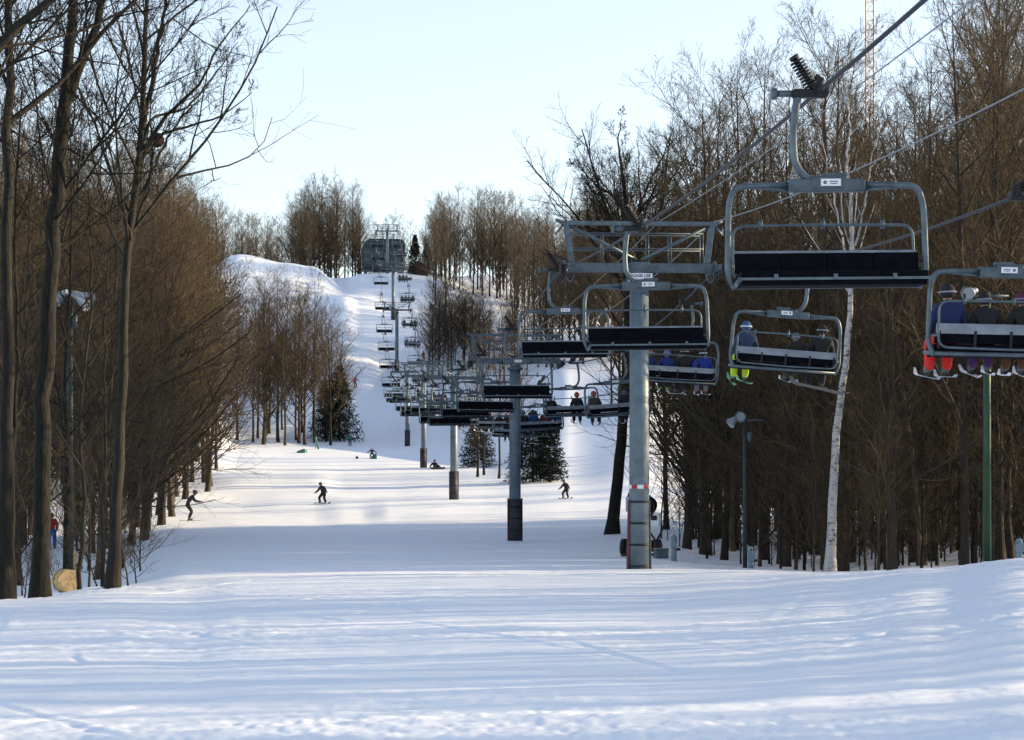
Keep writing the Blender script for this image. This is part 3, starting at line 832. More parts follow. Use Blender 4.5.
# ---- one chair, origin on the rope
def make_chair():
    root = empty('lift_chair')
    g = MB()                                                         # grip with its spring stack
    g.box((-.10, 0, -.02), (.42, .13, .10), bev=.02).box((.04, 0, .01), (.15, .26, .13), bev=.03)
    g.cyl((.02, -.22, .0), (.02, .22, .0), .045)
    a = Vector((-.06, -.02, .04)); b = Vector((-.27, -.02, .38))
    g.cyl(a, b, .035)
    for k in range(9):
        p = a.lerp(b, .1 + k * .1); q = a.lerp(b, .1 + k * .1 + .055)
        g.cyl(p, q, .088, n=12)
    g.cyl(b, b + (b - a).normalized() * .05, .06)
    g.box((-.02, -.02, .10), (.12, .10, .18), rot=Matrix.Rotation(.5, 3, 'Y'), bev=.02)
    g.build('grip', M_black, root)
    h = MB()
    h.tube(dense([(-.24, 0, .0), (-.275, 0, -.25), (-.305, 0, -.55), (-.295, 0, -.78), (-.23, 0, -.94), (-.11, 0, -1.035), (.06, 0, -1.06)], 26), .046, 12)
    h.cyl((-.52, 0, -.02), (-.26, 0, -.02), .04).cyl((-.56, 0, -.02), (-.50, 0, -.02), .07)
    h.build('hanger', M_steel, root)
    cx = .08
    bx = MB()
    bx.box((cx, 0, -1.115), (.92, .15, .15), bev=.015).box((cx + .02, 0, -1.08), (.40, .17, .16), bev=.02).box((cx + .1, 0, -.99), (.28, .12, .05), bev=.01)
    yk = bx.build('yoke', M_steel_dark, root)
    for sgn in (-1, 1):
        pl = MB(); pl.box((cx + .04, sgn * .093, -1.085), (.24, .006, .085), bev=.002)
        pl.cyl((cx - .03, sgn * .0955, -1.085), (cx - .03, sgn * .0985, -1.085), .022, n=10, mat=1)
        pl.box((cx + .075, sgn * .097, -1.075), (.10, .003, .012), mat=1); pl.box((cx + .075, sgn * .097, -1.10), (.08, .003, .010), mat=1)
        pl.build('number_plate', [M_sticker, M_print], yk)
    bl = MB()
    for sg in (-1, 1):
        bl.tube(arc_path([(cx + sg * .44, 0, -1.10), (cx + sg * 1.10, .0, -1.12), (cx + sg * 1.17, 0, -1.35), (cx + sg * 1.19, .0, -2.15), (cx + sg * 1.10, .02, -2.33)], .30, 7), .037, 12)
        bl.tube([(cx + sg * .44, 0, -1.165), (cx + sg * .85, 0, -1.135)], .022, 8)
        bl.tube(arc_path([(cx + sg * 1.10, .02, -2.30), (cx + sg * 1.12, -.46, -2.26)], .05), .03, 8)
    bl.tube([(cx - 1.10, .04, -2.30), (cx + 1.10, .04, -2.30)], .03, 8)
    bl.build('bail', M_steel, root)
    st = MB()
    for k in range(4):
        st.box((cx - .8265 + k * .551, -.23, -2.225), (.549, .48, .12), bev=.012)
    st.box((cx, -.24, -2.30), (2.18, .44, .06), bev=.01)
    st.build('seat', M_vinyl, root)
    bk = MB()
    tilt = Matrix.Rotation(-.16, 3, 'X')
    for k in range(4):
        bk.box((cx - .8265 + k * .551, .03, -2.03), (.549, .06, .245), rot=tilt, bev=.012)
    bk.build('backrest', M_vinyl, root)
    rl = MB()
    rl.box((cx, .105, -1.945), (2.2, .03, .15), rot=tilt, bev=.008)
    for k in range(5): rl.box((cx - 1.05 + k * .525, .085, -2.10), (.04, .03, .26), rot=tilt, mat=1)
    rl.build('back_rail', [M_alu, M_black], root)
    fr = MB()
    fr.box((cx, -.482, -2.255), (2.22, .018, .03))
    for k in (-.7, 0, .7): fr.box((cx + k, -.495, -2.235), (.05, .02, .07), bev=.006)
    fr.build('seat_rim', M_steel, root)
    rb = MB()
    loop = arc_path([(cx, .22, -1.55), (cx + 1.09, .22, -1.56), (cx + 1.09, .20, -2.22), (cx, .2, -2.24), (cx - 1.09, .20, -2.22), (cx - 1.09, .22, -1.56), (cx, .22, -1.55)], .16, 6)
    rb.tube(loop[:-1], .018, 8, closed=True)
    for k in (-.75, 0, .72): rb.tube([(cx + k, .22, -1.55), (cx + k, .21, -1.45)], .016, 6, 1); rb.cyl((cx + k, .22, -1.60), (cx + k, .22, -1.50), .028, n=8)
    for sg in (-1, 1): rb.tube([(cx + sg * 1.09, .20, -2.05), (cx + sg * 1.18, .0, -2.05)], .018, 6)
    rb.build('restraint_bar', [M_steel, M_black], root)
    return root

ORD = ['nearest', 'second', 'third', 'fourth', 'fifth', 'sixth', 'seventh', 'eighth', 'ninth', 'tenth', 'eleventh', 'twelfth', 'thirteenth', 'fourteenth', 'fifteenth',
       'sixteenth', 'seventeenth', 'eighteenth', 'nineteenth', 'twentieth', 'twenty-first', 'twenty-second', 'twenty-third', 'twenty-fourth', 'twenty-fifth', 'twenty-sixth']
LEFTLAB = {0: 'large empty four seat chair nearest the camera, hanging highest at upper right',
           1: 'empty black chair hanging in front of the nearest mast, beneath its white sign',
           2: 'empty black chair hanging at the left end of the nearest crossarm',
           3: 'empty black chair hanging right in front of the second mast'}
ROLL_R = {0: 1.0, 1: 4.0, 2: 3.0, 3: -4.5, 4: -2.0, 5: -3.0}
chair0 = make_chair()
loaded = []
rc = random.Random(4)
first = True
for k in range(25):
    d = 26.1 + 15.72 * k
    if d > 404: break
    c = chair0 if first else copy_tree(chair0)
    first = False
    c.location = (lx(XL, d), d, rope_z(d, False))
    c.rotation_euler = (0, math.radians(rc.uniform(-1, 1) if k else -.8), YAW + math.radians(rc.uniform(-2, 2)))
    tag(c, LEFTLAB.get(k, 'empty black four seat chair, %s uphill from the camera on the left rope' % ORD[k]), 'chairlift chair', 'empty chairs coming down the left rope')
for k in range(24):
    d = 31.8 + 15.72 * k
    if d > 404: break
    c = copy_tree(chair0)
    c.location = (lx(XR, d), d, rope_z(d, True))
    c.rotation_euler = (0, math.radians(-ROLL_R.get(k, rc.uniform(-3, 3))), YAW + PI + math.radians(rc.uniform(-2, 2)))
    lab = {0: 'loaded chair cut by the right edge, seen from behind, in front of the green pole',
           1: 'loaded chair with three riders seen from behind, left of the birch'}.get(k, 'loaded chair seen from behind, %s uphill from the camera on the right rope' % ORD[k])
    tag(c, lab, 'chairlift chair', 'loaded chairs going up the right rope')
    loaded.append((c, d, k))

# ---- towers
def make_tower(i, d, pyb, pyt, lab):
    x = lx(XC, d); zt = zr(pyt, d); zb = gz(x, d) - .3
    root = empty('lift_tower', (x, d, zb + .3), YAW)
    H = zt - zb - .3                                               # crossarm height over the ground
    r0, r1 = (.27, .245)
    m = MB()
    m.cyl((0, 0, -.3), (0, 0, H - .34), r0, r1, 28)
    m.cyl((0, 0, H - .40), (0, 0, H - .36), .36, n=24).cyl((0, 0, H - .345), (0, 0, H - .305), .36, n=24)
    m.cyl((0, 0, H - .31), (0, 0, H - .10), .2, n=20)
    for k in range(8):
        a = k * PI / 4
        m.cyl((math.cos(a) * .315, math.sin(a) * .315, H - .43), (math.cos(a) * .315, math.sin(a) * .315, H - .28), .02, n=6)
    m.build('mast', M_mast, root)
    ca = MB()
    ca.box((0, 0, H), (3.92, .24, .24), bev=.015).box((0, 0, H), (.5, .3, .30), bev=.02)
    for sg in (-1, 1): ca.box((sg * 1.98, 0, H), (.05, .36, .36), bev=.01)
    ca.build('crossarm', M_steel_dark, root)
    lf = MB()
    T = H + 1.16
    lf.box((0, 0, T), (4.1, .11, .11), bev=.01)
    for sg in (-1, 1):
        a = Vector((sg * 1.78, 0, H + .12)); b = Vector((sg * 1.92, 0, T))
        q = (b - a).to_track_quat('Z', 'Y').to_matrix()
        lf.box((a + b) / 2, (.15, .15, (b - a).length), rot=q, bev=.01)
        lf.tube([(sg * 1.85, .0, T - .05), (sg * .06, .0, H + .2)], .045, 8)
        lf.tube([(sg * 1.98, 0, T), (sg * 2.18, 0, T + .08)], .05, 8)
        lf.tube([(sg * 2.0, 0, T - .06), (sg * 2.2, .0, T - .3)], .03, 6)
        lf.tube(arc_path([(sg * 1.9, -.2, H), (sg * 1.95, -.22, H - .3), (sg * 1.80, -.22, H - .42), (sg * 1.72, -.2, H - .1)], .12), .02, 6)
    lf.build('lifting_frame', M_steel, root)
    cw = MB()
    for yy in (.42, .95):
        for zz in (H + .55, H + .95): cw.tube([(-1.75, yy, zz), (1.75, yy, zz)], .018, 6)
        for xx in (-1.75, -.9, -.3, .3, .9, 1.75): cw.tube([(xx, yy, H + .05), (xx, yy, H + .95)], .016, 6)
    for xx in (-1.7, -.85, 0, .85, 1.7): cw.box((xx, .55, H + .02), (.05, .85, .04))
    for yy in (.45, .6, .75, .9): cw.box((0, yy, H + .06), (3.5, .1, .02))
    cw.build('catwalk', M_steel, root)
    for sg, xx in ((-1, XL - XC), (1, XR - XC)):
        sh = MB()
        sh.box((xx - sg * .09, 0, H + .0 - .06), (.06, 2.3, .14), bev=.01)
        for k in range(6):
            yy = -1.0 + k * .4
            sh.cyl((xx - .05, yy, H - .16), (xx + .05, yy, H - .16), .15, n=16, mat=1)
            sh.cyl((xx - .07, yy, H - .16), (xx + .07, yy, H - .16), .05, n=8)
        sh.box((xx + sg * .10, -.95, H - .1), (.03, .4, .3), mat=1)
        sh.build('sheave_train', [M_steel_dark, M_black], root)
    hp = 1.78 if i == 0 else 2.0 - .1 * (i % 2)
    if i == 0:
        for z in (.06, .62, 1.18, 1.74):
            st = MB()
            rr = r0 - (r0 - r1) * z / H + .012
            st.cyl((0, 0, z), (0, 0, z + .05), rr, n=28)
            st.build('strap', M_black, root)
        for sg in (-1, 1):
            pd = MB(); pd.box((sg * (r0 + .0), .05, .87), (.06, .30, 1.9), rot=Matrix.Rotation(sg * -.02, 3, 'Y'), bev=.03)
            pd.build('side_pad', M_padred if sg < 0 else M_pad, root)
        bd = MB()
        for k in range(20):
            a0 = 2 * PI * k / 20; rr = r0 - .007
            c_, s_ = math.cos(a0 + PI / 20), math.sin(a0 + PI / 20)
            bd.box((c_ * (rr + .004), s_ * (rr + .004), 2.16), (.012, 2 * PI * rr / 20 * 1.02, .10), rot=Matrix.Rotation(a0 + PI / 20, 3, 'Z'), mat=(k // 2) % 2)
        bd.build('reflective_band', [M_red, M_sticker], root)
        sg_ = MB(); sg_.box((-.02, -.40, H - .285), (.62, .02, .22), bev=.004)
        sn = sg_.build('sign', M_sticker, root)
        for z, size, txt in ((H - .275, .105, 'PLEASE USE'), (H - .365, .065, 'RESTRAINT BAR')):
            cu = bpy.data.curves.new('lettering', 'FONT'); cu.body = txt; cu.size = size; cu.align_x = 'CENTER'; cu.extrude = .002
            cu.offset = .004
            tmp = bpy.data.objects.new('tmp', cu); COL.objects.link(tmp)
            bpy.context.view_layer.update()
            me = bpy.data.meshes.new_from_object(tmp.evaluated_get(bpy.context.evaluated_depsgraph_get()))
            bpy.data.objects.remove(tmp)
            me.materials.clear(); me.materials.append(M_print)
            o = link_mesh('lettering', me, sn)
            o.location = (-.02, -.4125, z); o.rotation_euler = (PI / 2, 0, 0)
    else:
        pd = MB(); rr = r0 + .045
        pd.cyl((0, 0, .0), (0, 0, hp), rr, rr - .03, 18)
        for sg in (-1, 1): pd.box((sg * (rr + .0), 0, hp * .5), (.05, .26, hp + .1), bev=.015, mat=1)
        for z in (.45, 1.0, 1.55): pd.cyl((0, 0, z), (0, 0, z + .05), rr + .012, n=18, mat=2)
        pd.build('mast_pad', [M_pad, M_padred, M_black], root)
    ld = MB()
    for sg in (-1, 1): ld.tube([(sg * .17, r0 + .16, 2.6), (sg * .17, r1 + .16, H - .1)], .018, 6)
    z = 2.7
    while z < H - .2:
        ld.tube([(-.17, r0 + .15, z), (.17, r0 + .15, z)], .012, 5); z += .32
    ld.build('ladder', M_steel, root)
    tag(root, lab, 'lift tower', 'lift towers up the slope')
    return root
TL = ['tall steel lift tower nearest the camera, white sign beneath its crossarm', 'second lift tower from the camera, dark padded base on flat snow',
      'third lift tower from the camera, dark base pad, lowest chairs around it', 'fourth lift tower, pale mast with maroon strip beside its base', 'fifth lift tower, dark slim base pad, just below the steep slope',
      'sixth lift tower, standing lowest on the steep white slope', 'seventh lift tower, halfway up the steep slope below the top station', 'topmost lift tower, silhouetted before the dark top station']
for i, (d, pyb, pyt) in enumerate(TOW): make_tower(i, d, pyb, pyt, TL[i])

# ---- ropes and cables
def rope(name, fn, d0, d1, r, m, lab, step=1.5, cat='cable', n=8):
    k = int((d1 - d0) / step) + 1
    pts = [fn(d0 + (d1 - d0) * i / k) for i in range(k + 1)]
    b = MB(); b.tube(pts, r, n)
    return tag(b.build(name, m), lab, cat)
rope('haul_rope', lambda d: (lx(XL, d), d, rope_z(d, False) + .0), -6, 430, .026, M_rope, 'thick dark steel rope carrying the empty chairs')
rope('haul_rope', lambda d: (lx(XR, d), d, rope_z(d, True) + .0), -6, 430, .026, M_rope, 'thick dark steel rope carrying the loaded chairs, at the right')
def com(xo, ds):
    def f(d):
        base = [(-4, ds[0]), (TZ[0][0], TZ[0][1] + 1.2)] + [(a, b + 1.2) for a, b in TZ[1:]]
        for (d0, z0), (d1, z1) in zip(base[:-1], base[1:]):
            if d <= d1:
                t = (d - d0) / (d1 - d0)
                return (lx(xo, d), d, z0 + (z1 - z0) * t - ds[1] * (d1 - d0)**2 * t * (1 - t))
        return (lx(xo, d), d, base[-1][1])
    return f
rope('signal_cable', com(8.15, (E + 6.9, .0006)), -4, 405, .011, M_cable, 'thin pale signal cable, the higher one, over the tower tops')
rope('signal_cable', com(9.6, (E + 6.1, .0010)), -4, 405, .014, M_cable, 'pale sagging signal cable running behind the nearest chair')

# ---- top station
dS = 421.0
xs = lx(7.65, dS) - .5
gS = gz(xs, dS)
root = empty('lift_station', (xs, dS, gS), YAW)
b = MB()
W2, HH = 4.1, 6.3
prof2 = [(-W2, .9), (-W2, 4.6), (-W2 + .5, 5.6), (-W2 + 1.5, HH), (W2 - .9, HH), (W2 - .2, 5.9), (W2, 5.2), (W2, .9)]
b.prism([(x, z) for x, z in reversed(prof2)], -2.5, 7.5)
hl = b.build('housing', M_terminal, root)
pb = MB()
for x in (-2.2, -.2, 1.6): pb.box((x, -2.55, 3.2), (.25, .1, 4.0), bev=.02)
for z in (1.6, 3.0, 4.4, 5.4): pb.box((.1, -2.56, z), (7.4, .08, .16))
pb.box((2.6, -2.6, 5.5), (2.4, .1, .7), mat=0); pb.box((-.6, -2.6, 2.4), (.9, .1, 3.0)); pb.box((1.4, -2.6, 3.6), (1.0, .1, .7))
pb.build('front_panel', M_terminal2, root)
for x, z in ((-3.1, 3.7), (-1.2, 3.7), (.7, 2.3), (2.6, 3.7), (2.6, 2.3), (-3.1, 2.3)):
    wb = MB(); wb.box((x, -2.53, z), (1.3, .06, .9)); wb.build('window', M_window, root)
for x in (-3.4, 3.2):
    lg = MB(); lg.box((x, .2, .4), (.7, 1.2, 1.5), bev=.03); lg.build('support', M_steel_dark, root)
for sx in (-2.05, 2.05):
    rw = MB(); rw.box((sx, -4.5, 5.0), (.2, 4.0, .35)).box((sx, -4.6, 4.65), (.3, 3.6, .2), mat=1); rw.build('rope_guide', [M_steel_dark, M_black], root)
bwh = MB(); bwh.cyl((0, 2.0, 4.5), (0, 2.0, 4.75), 2.05, n=32).cyl((0, 2.0, 4.2), (0, 2.0, 5.2), .4, n=16); bwh.build('bull_wheel', M_black, root)
rl = MB()
for z in (HH + .45, HH + .9): rl.tube([(-2.6, -2.2, z), (3.6, -2.2, z)], .03, 6)
for k in range(8): rl.tube([(-2.6 + k * .885, -2.2, HH - .05), (-2.6 + k * .885, -2.2, HH + .9)], .03, 6)
rl.build('roof_railing', M_steel, root)
tag(root, 'dark green lift top station with windows at the crest of the hill', 'lift station')
xh = at(417.5, 428); root = empty('hut', (xh, 428, gz(xh, 428)), .2)
b = MB(); b.box((0, 0, .9), (3.6, 3.0, 1.8)); b.build('wall', M_hut, root)
b = MB(); b.prism([(-2.1, 1.78), (2.1, 1.78), (0, 2.7)], -1.95, 1.95); b.build('roof', M_hut, root)
b = MB(); b.box((-1.0, -1.52, .85), (.8, .06, 1.65)); b.build('door', M_black, root)
b = MB(); b.box((.8, -1.52, 1.15), (.9, .06, .7)); b.build('window', M_window, root)
tag(root, 'small red brown wooden hut right of the top station', 'hut')

# ---- floodlight poles
def floodlight(name, x, d, top, lab, heads, pm, r=.075, box=True):
    g = gz(x, d); H = top - g
    root = empty(name, (x, d, g))
    b = MB(); b.cyl((0, 0, -.3), (0, 0, H), r, r * .8, 14); b.build('pole', pm, root)
    b = MB(); b.tube([(-.5, 0, H - .1), (.55, 0, H - .1)], .03, 8).cyl((.13, -.02, H - .75), (.13, -.02, H - .45), .07, n=10)
    b.build('bracket', M_steel_dark, root)
    for (ox, oz, dx, dy, dz, rr) in heads:
        a = Vector((ox, -.02, H + oz)); dv = Vector((dx, dy, dz)).normalized()
        hb = MB()
        q_ = rr / .30
        hb.cyl(a - dv * .28 * q_, a - dv * .06 * q_, .10 * q_, .13 * q_, 16)
        hb.cyl(a - dv * .06 * q_, a + dv * .34 * q_, .13 * q_, rr, 24, cap=False)
        hb.tube([a - dv * .1, (ox * .8, 0, H - .1)], .022, 6)
        hd = hb.build('lamp_head', M_galv, root)
        gb = MB(); gb.cyl(a + dv * .25 * q_, a + dv * .27 * q_, rr * .80, n=24); gb.build('lens', M_glass, hd)
    tag(root, lab, 'floodlight')
    return root
floodlight('floodlight_pole', at(70, 58), 58, zr(299, 58), 'dark pole with wide grey floodlight heads among the left trees',
           ((.26, .05, .85, -.35, -.45, .27), (-.22, .1, -.8, .3, -.4, .22)), M_darkgreen, .09)
floodlight('floodlight_pole', at(745, 66), 66, zr(417, 66), 'short floodlight pole with two grey heads in front of the right wood',
           ((-.10, .05, -.3, -.9, -.25, .17), (-.32, -.08, -.75, -.3, -.65, .17)), M_darkgreen, .07)
floodlight('floodlight_pole', at(987, 56), 56, zr(292, 56), 'tall bright green pole with grey floodlight behind the rightmost riders',
           ((-.38, .0, -.6, -.6, -.25, .20),), M_green, .11)

# ---- lattice radio mast behind the right wood
dm = 236.0; xm = at(868.5, dm); gm = gz(xm, dm); Hm = 62.0
root = empty('radio_mast', (xm, dm, gm), .35)
b = MB(); hw = .55
cor = [(hw * math.cos(a), hw * math.sin(a)) for a in (PI / 2, PI / 2 + 2 * PI / 3, PI / 2 + 4 * PI / 3)]
for cx_, cy_ in cor: b.tube([(cx_, cy_, -.3), (cx_, cy_, Hm)], .085, 6)
b.build('mast_legs', M_mastlat, root)
b = MB(); z = .3; k = 0
while z < Hm - 1.1:
    for j in range(3):
        p, q = cor[j], cor[(j + 1) % 3]
        b.tube([(*p, z), (*q, z)], .028, 4)
        b.tube([(*(p if k % 2 else q), z), (*(q if k % 2 else p), z + 1.0)], .024, 4)
    z += 1.0; k += 1
b.build('lattice', M_mastlat, root)
b = MB()
for z in (46, 49.5, 53):
    for sg in (-1, 1): b.tube([(sg * .3, 0, z), (sg * .95, 0, z), (sg * .95, 0, z + 1.6)], .04, 5)
b.build('antenna', M_steel, root)
b = MB()
for a in (.3, .3 + 2 * PI / 3, .3 + 4 * PI / 3):
    for hh in (32, 58): b.tube([(0, 0, hh), (math.cos(a) * 34, math.sin(a) * 34, -1)], .012, 4)
b.build('guy_wire', M_steel, root)
tag(root, 'tall thin reddish lattice radio mast rising behind the right wood', 'radio mast')

# ----------------------------------------------------------------- people
_cl = {}
def cloth(col):
    if col not in _cl:
        _cl[col] = mat('cloth_%d' % len(_cl), col, .85, 0, .18, 9, .25, 40)
    return _cl[col]
M_skin = mat('skin', (.45, .26, .19), .6)
BLACK = (.012, .012, .014); NAVY = (.015, .02, .04); GREY = (.10, .11, .12)
def body_mesh(name, J, lean_head=0.0):
    """J: dict of joints; one continuous skinned figure, fingers and face included"""
    names = ['pelvis', 'waist', 'chest', 'neck', 'jaw']
    rad = {'pelvis': .165, 'waist': .155, 'chest': .18, 'neck': .068, 'jaw': .07, 'shoulder': .105, 'elbow': .08, 'wrist': .058, 'palm': .043, 'hip': .125, 'knee': .10, 'ankle': .085, 'heel': .062, 'toe': .055}
    vs = []; ids = {}; es = []; lab = []
    def v(k):
        if k not in ids: ids[k] = len(vs); vs.append(Vector(J[k]))
        return ids[k]
    def e(a, b, l): es.append((v(a), v(b))); lab.append(l)
    e('pelvis', 'waist', 0); e('waist', 'chest', 0); e('chest', 'neck', 0); e('neck', 'jaw', 0)
    for s in ('l', 'r'):
        e('chest', 'shoulder_' + s, 0); e('shoulder_' + s, 'elbow_' + s, 0); e('elbow_' + s, 'wrist_' + s, 0); e('wrist_' + s, 'palm_' + s, 3)
        e('pelvis', 'hip_' + s, 1); e('hip_' + s, 'knee_' + s, 1); e('knee_' + s, 'ankle_' + s, 1); e('ankle_' + s, 'toe_' + s, 2)
    me = bpy.data.meshes.new('skeleton'); me.from_pydata([tuple(p) for p in vs], es, [])
    o = bpy.data.objects.new('skeleton', me); COL.objects.link(o)
    m = o.modifiers.new('skin', 'SKIN')
    inv = {i: k for k, i in ids.items()}
    for i, sv in enumerate(me.skin_vertices[0].data):
        r = rad[inv[i].split('_')[0]]
        sv.radius = (r, r * (.82 if inv[i] in ('chest', 'waist') else 1))
        sv.use_root = (inv[i] == 'pelvis')
    o.modifiers.new('sub', 'SUBSURF').levels = 2
    bpy.context.view_layer.update()
    out = bpy.data.meshes.new_from_object(o.evaluated_get(bpy.context.evaluated_depsgraph_get()))
    bpy.data.objects.remove(o)
    bm = bmesh.new(); bm.from_mesh(out)
    P_ = [(vs[a], vs[b]) for a, b in es]
    for f in bm.faces:
        c = f.calc_center_median(); best = 9; bl = 0
        for (a, b), l in zip(P_, lab):
            ab = b - a; t = max(0, min(1, (c - a).dot(ab) / max(ab.length_squared, 1e-6)))
            d = (c - (a + ab * t)).length
            if d < best: best = d; bl = l
        f.material_index = bl; f.smooth = True
    B = MB(); B.bm.free(); B.bm = bm
    # hands: four unequal bent fingers and a thumb
    for s, sg in (('l', -1), ('r', 1)):
        pa = Vector(J['palm_' + s]); d = (pa - Vector(J['wrist_' + s])).normalized()
        fw = Vector((0, .5, -1)); fw = (fw - d * fw.dot(d)).normalized(); sd = d.cross(fw)
        for k, L in enumerate((.075, .085, .08, .062)):
            b0 = pa + sd * (.027 - .018 * k) + d * .02
            B.tube([b0 - d * .02, b0 + d * L * .5, b0 + d * L * .85 + fw * L * .3, b0 + d * L * .8 + fw * L * .7], [.013, .0125, .012, .008], 6, 3)
        B.tube([pa + sd * .02 - d * .03, pa + sd * .05 + fw * .012, pa + sd * .058 + d * .035 + fw * .03], [.015, .014, .010], 6, 3)
    # head with nose, brows, mouth and ears
    h = Vector(J['head'])
    B.ball(h, (.078, .095, .115), 4, 18)
    B.ball(h + Vector((0, .096, -.015)), (.014, .02, .024), 4, 8)
    B.ball(h + Vector((0, .080, -.062)), (.026, .012, .008), 4, 8)
    for sg in (-1, 1): B.ball(h + Vector((sg * .079, .0, -.01)), (.012, .022, .032), 4, 8); B.ball(h + Vector((sg * .03, .083, .012)), (.014, .012, .009), 3, 8)
    return B.mesh(name, [cloth(BLACK), cloth(BLACK), cloth(GREY), cloth(BLACK), M_skin])
def joints(**k):
    J = {}
    for a, b in k.items():
        if a in ('pelvis', 'waist', 'chest', 'neck', 'jaw', 'head'): J[a] = b
        else:
            if isinstance(b[0], tuple): J[a + '_l'], J[a + '_r'] = b
            else: J[a + '_l'] = (-b[0], b[1], b[2]); J[a + '_r'] = b
    return J
SEAT = dict(pelvis=(0, .0, .14), waist=(0, -.02, .30), chest=(0, -.01, .48), neck=(0, .02, .62), jaw=(0, .05, .68), head=(0, .06, .76), shoulder=(.17, .0, .53), elbow=(.26, .06, .29),
            wrist=(.20, .28, .22), palm=(.17, .34, .22), hip=(.10, .03, .11), knee=(.14, .46, .10), ankle=(.14, .50, -.32), toe=(.15, .66, -.38))
POSE = {
    'seated': body_mesh('person', joints(**SEAT)),
    'seated_arm': body_mesh('person', joints(**{**SEAT, 'elbow': ((-.33, -.14, .42), (.26, .06, .29)), 'wrist': ((-.34, -.24, .18), (.2, .28, .22)), 'palm': ((-.34, -.26, .11), (.17, .34, .22))})),
    'skiing': body_mesh('person', joints(pelvis=(0, -.12, .90), waist=(0, -.02, 1.04), chest=(0, .13, 1.22), neck=(0, .25, 1.36), jaw=(0, .31, 1.41), head=(0, .34, 1.49), shoulder=(.18, .17, 1.29),
              elbow=(.31, .32, 1.06), wrist=(.26, .55, 1.02), palm=(.25, .62, 1.03), hip=(.11, -.10, .86), knee=(.15, .16, .50), ankle=(.15, -.02, .10), toe=(.16, .18, .05))),
    'boarding': body_mesh('person', joints(pelvis=(0, -.10, .74), waist=(0, -.02, .90), chest=(0, .08, 1.08), neck=(0, .19, 1.22), jaw=(0, .24, 1.27), head=(0, .27, 1.35), shoulder=((-.18, .12, 1.14), (.18, .10, 1.14)),
              elbow=((-.42, .2, 1.0), (.36, .12, .92)), wrist=((-.62, .3, .86), (.42, .3, .78)), palm=((-.68, .33, .83), (.44, .36, .76)), hip=((-.11, -.08, .70), (.11, -.08, .70)), knee=((-.24, .16, .44), (.22, .18, .42)),
              ankle=((-.26, .0, .11), (.26, .0, .11)), toe=((-.29, .18, .06), (.29, .18, .06)))),
    'standing': body_mesh('person', joints(pelvis=(0, -.03, .88), waist=(0, .0, 1.04), chest=(0, .02, 1.26), neck=(0, .05, 1.41), jaw=(0, .08, 1.47), head=(0, .09, 1.55), shoulder=(.18, .02, 1.33),
              elbow=(.27, .05, 1.06), wrist=(.27, .24, .92), palm=(.27, .30, .90), hip=(.10, -.02, .84), knee=(.13, .06, .47), ankle=(.13, .0, .10), toe=(.15, .18, .05))),
    'arms_out': body_mesh('person', joints(pelvis=(0, -.06, .80), waist=(0, .0, .96), chest=(0, .05, 1.16), neck=(0, .12, 1.31), jaw=(0, .16, 1.36), head=(0, .18, 1.44), shoulder=(.18, .06, 1.22),
              elbow=(.42, .06, 1.05), wrist=(.62, .14, .92), palm=(.68, .17, .90), hip=(.11, -.05, .76), knee=(.24, .12, .45), ankle=(.26, .0, .11), toe=(.29, .18, .06))),
    'sitting_snow': body_mesh('person', joints(pelvis=(0, .0, .14), waist=(0, -.10, .29), chest=(0, -.16, .47), neck=(0, -.14, .62), jaw=(0, -.11, .67), head=(0, -.10, .75), shoulder=(.18, -.16, .53),
              elbow=(.36, -.26, .32), wrist=(.42, -.30, .12), palm=(.44, -.28, .06), hip=(.11, .03, .13), knee=(.22, .36, .34), ankle=(.26, .66, .11), toe=(.28, .74, .24))),
}
HEADP = {'seated': (0, .06, .76), 'seated_arm': (0, .06, .76), 'skiing': (0, .34, 1.49), 'boarding': (0, .27, 1.35), 'standing': (0, .09, 1.55), 'arms_out': (0, .18, 1.44), 'sitting_snow': (0, -.10, .75)}
def helmet_mesh():
    b = MB(); b.ball((0, -.012, .038), (.118, .138, .125), 0, 20)
    for v in b.bm.verts:
        if v.co.z < -.03 and v.co.y > .02: v.co.y = min(v.co.y, .055); v.co.z = max(v.co.z, -.035)
        if v.co.z < -.065: v.co.z = -.065
    for k in (-1, 0, 1): b.box((k * .045, -.05, .158), (.014, .10, .012), bev=.004)
    return b.mesh('helmet', cloth(BLACK))
def goggles_mesh():
    b = MB(); b.tube([(.124 * math.cos(a), .144 * math.sin(a) - .012, .03) for a in [k * PI / 12 for k in range(24)]], .016, 6, 0, closed=True)
    b.box((0, .108, .012), (.15, .045, .07), bev=.02, mat=1)
    return b.mesh('goggles', [cloth((.3, .32, .35)), M_window])
HEL = helmet_mesh(); GOG = goggles_mesh()
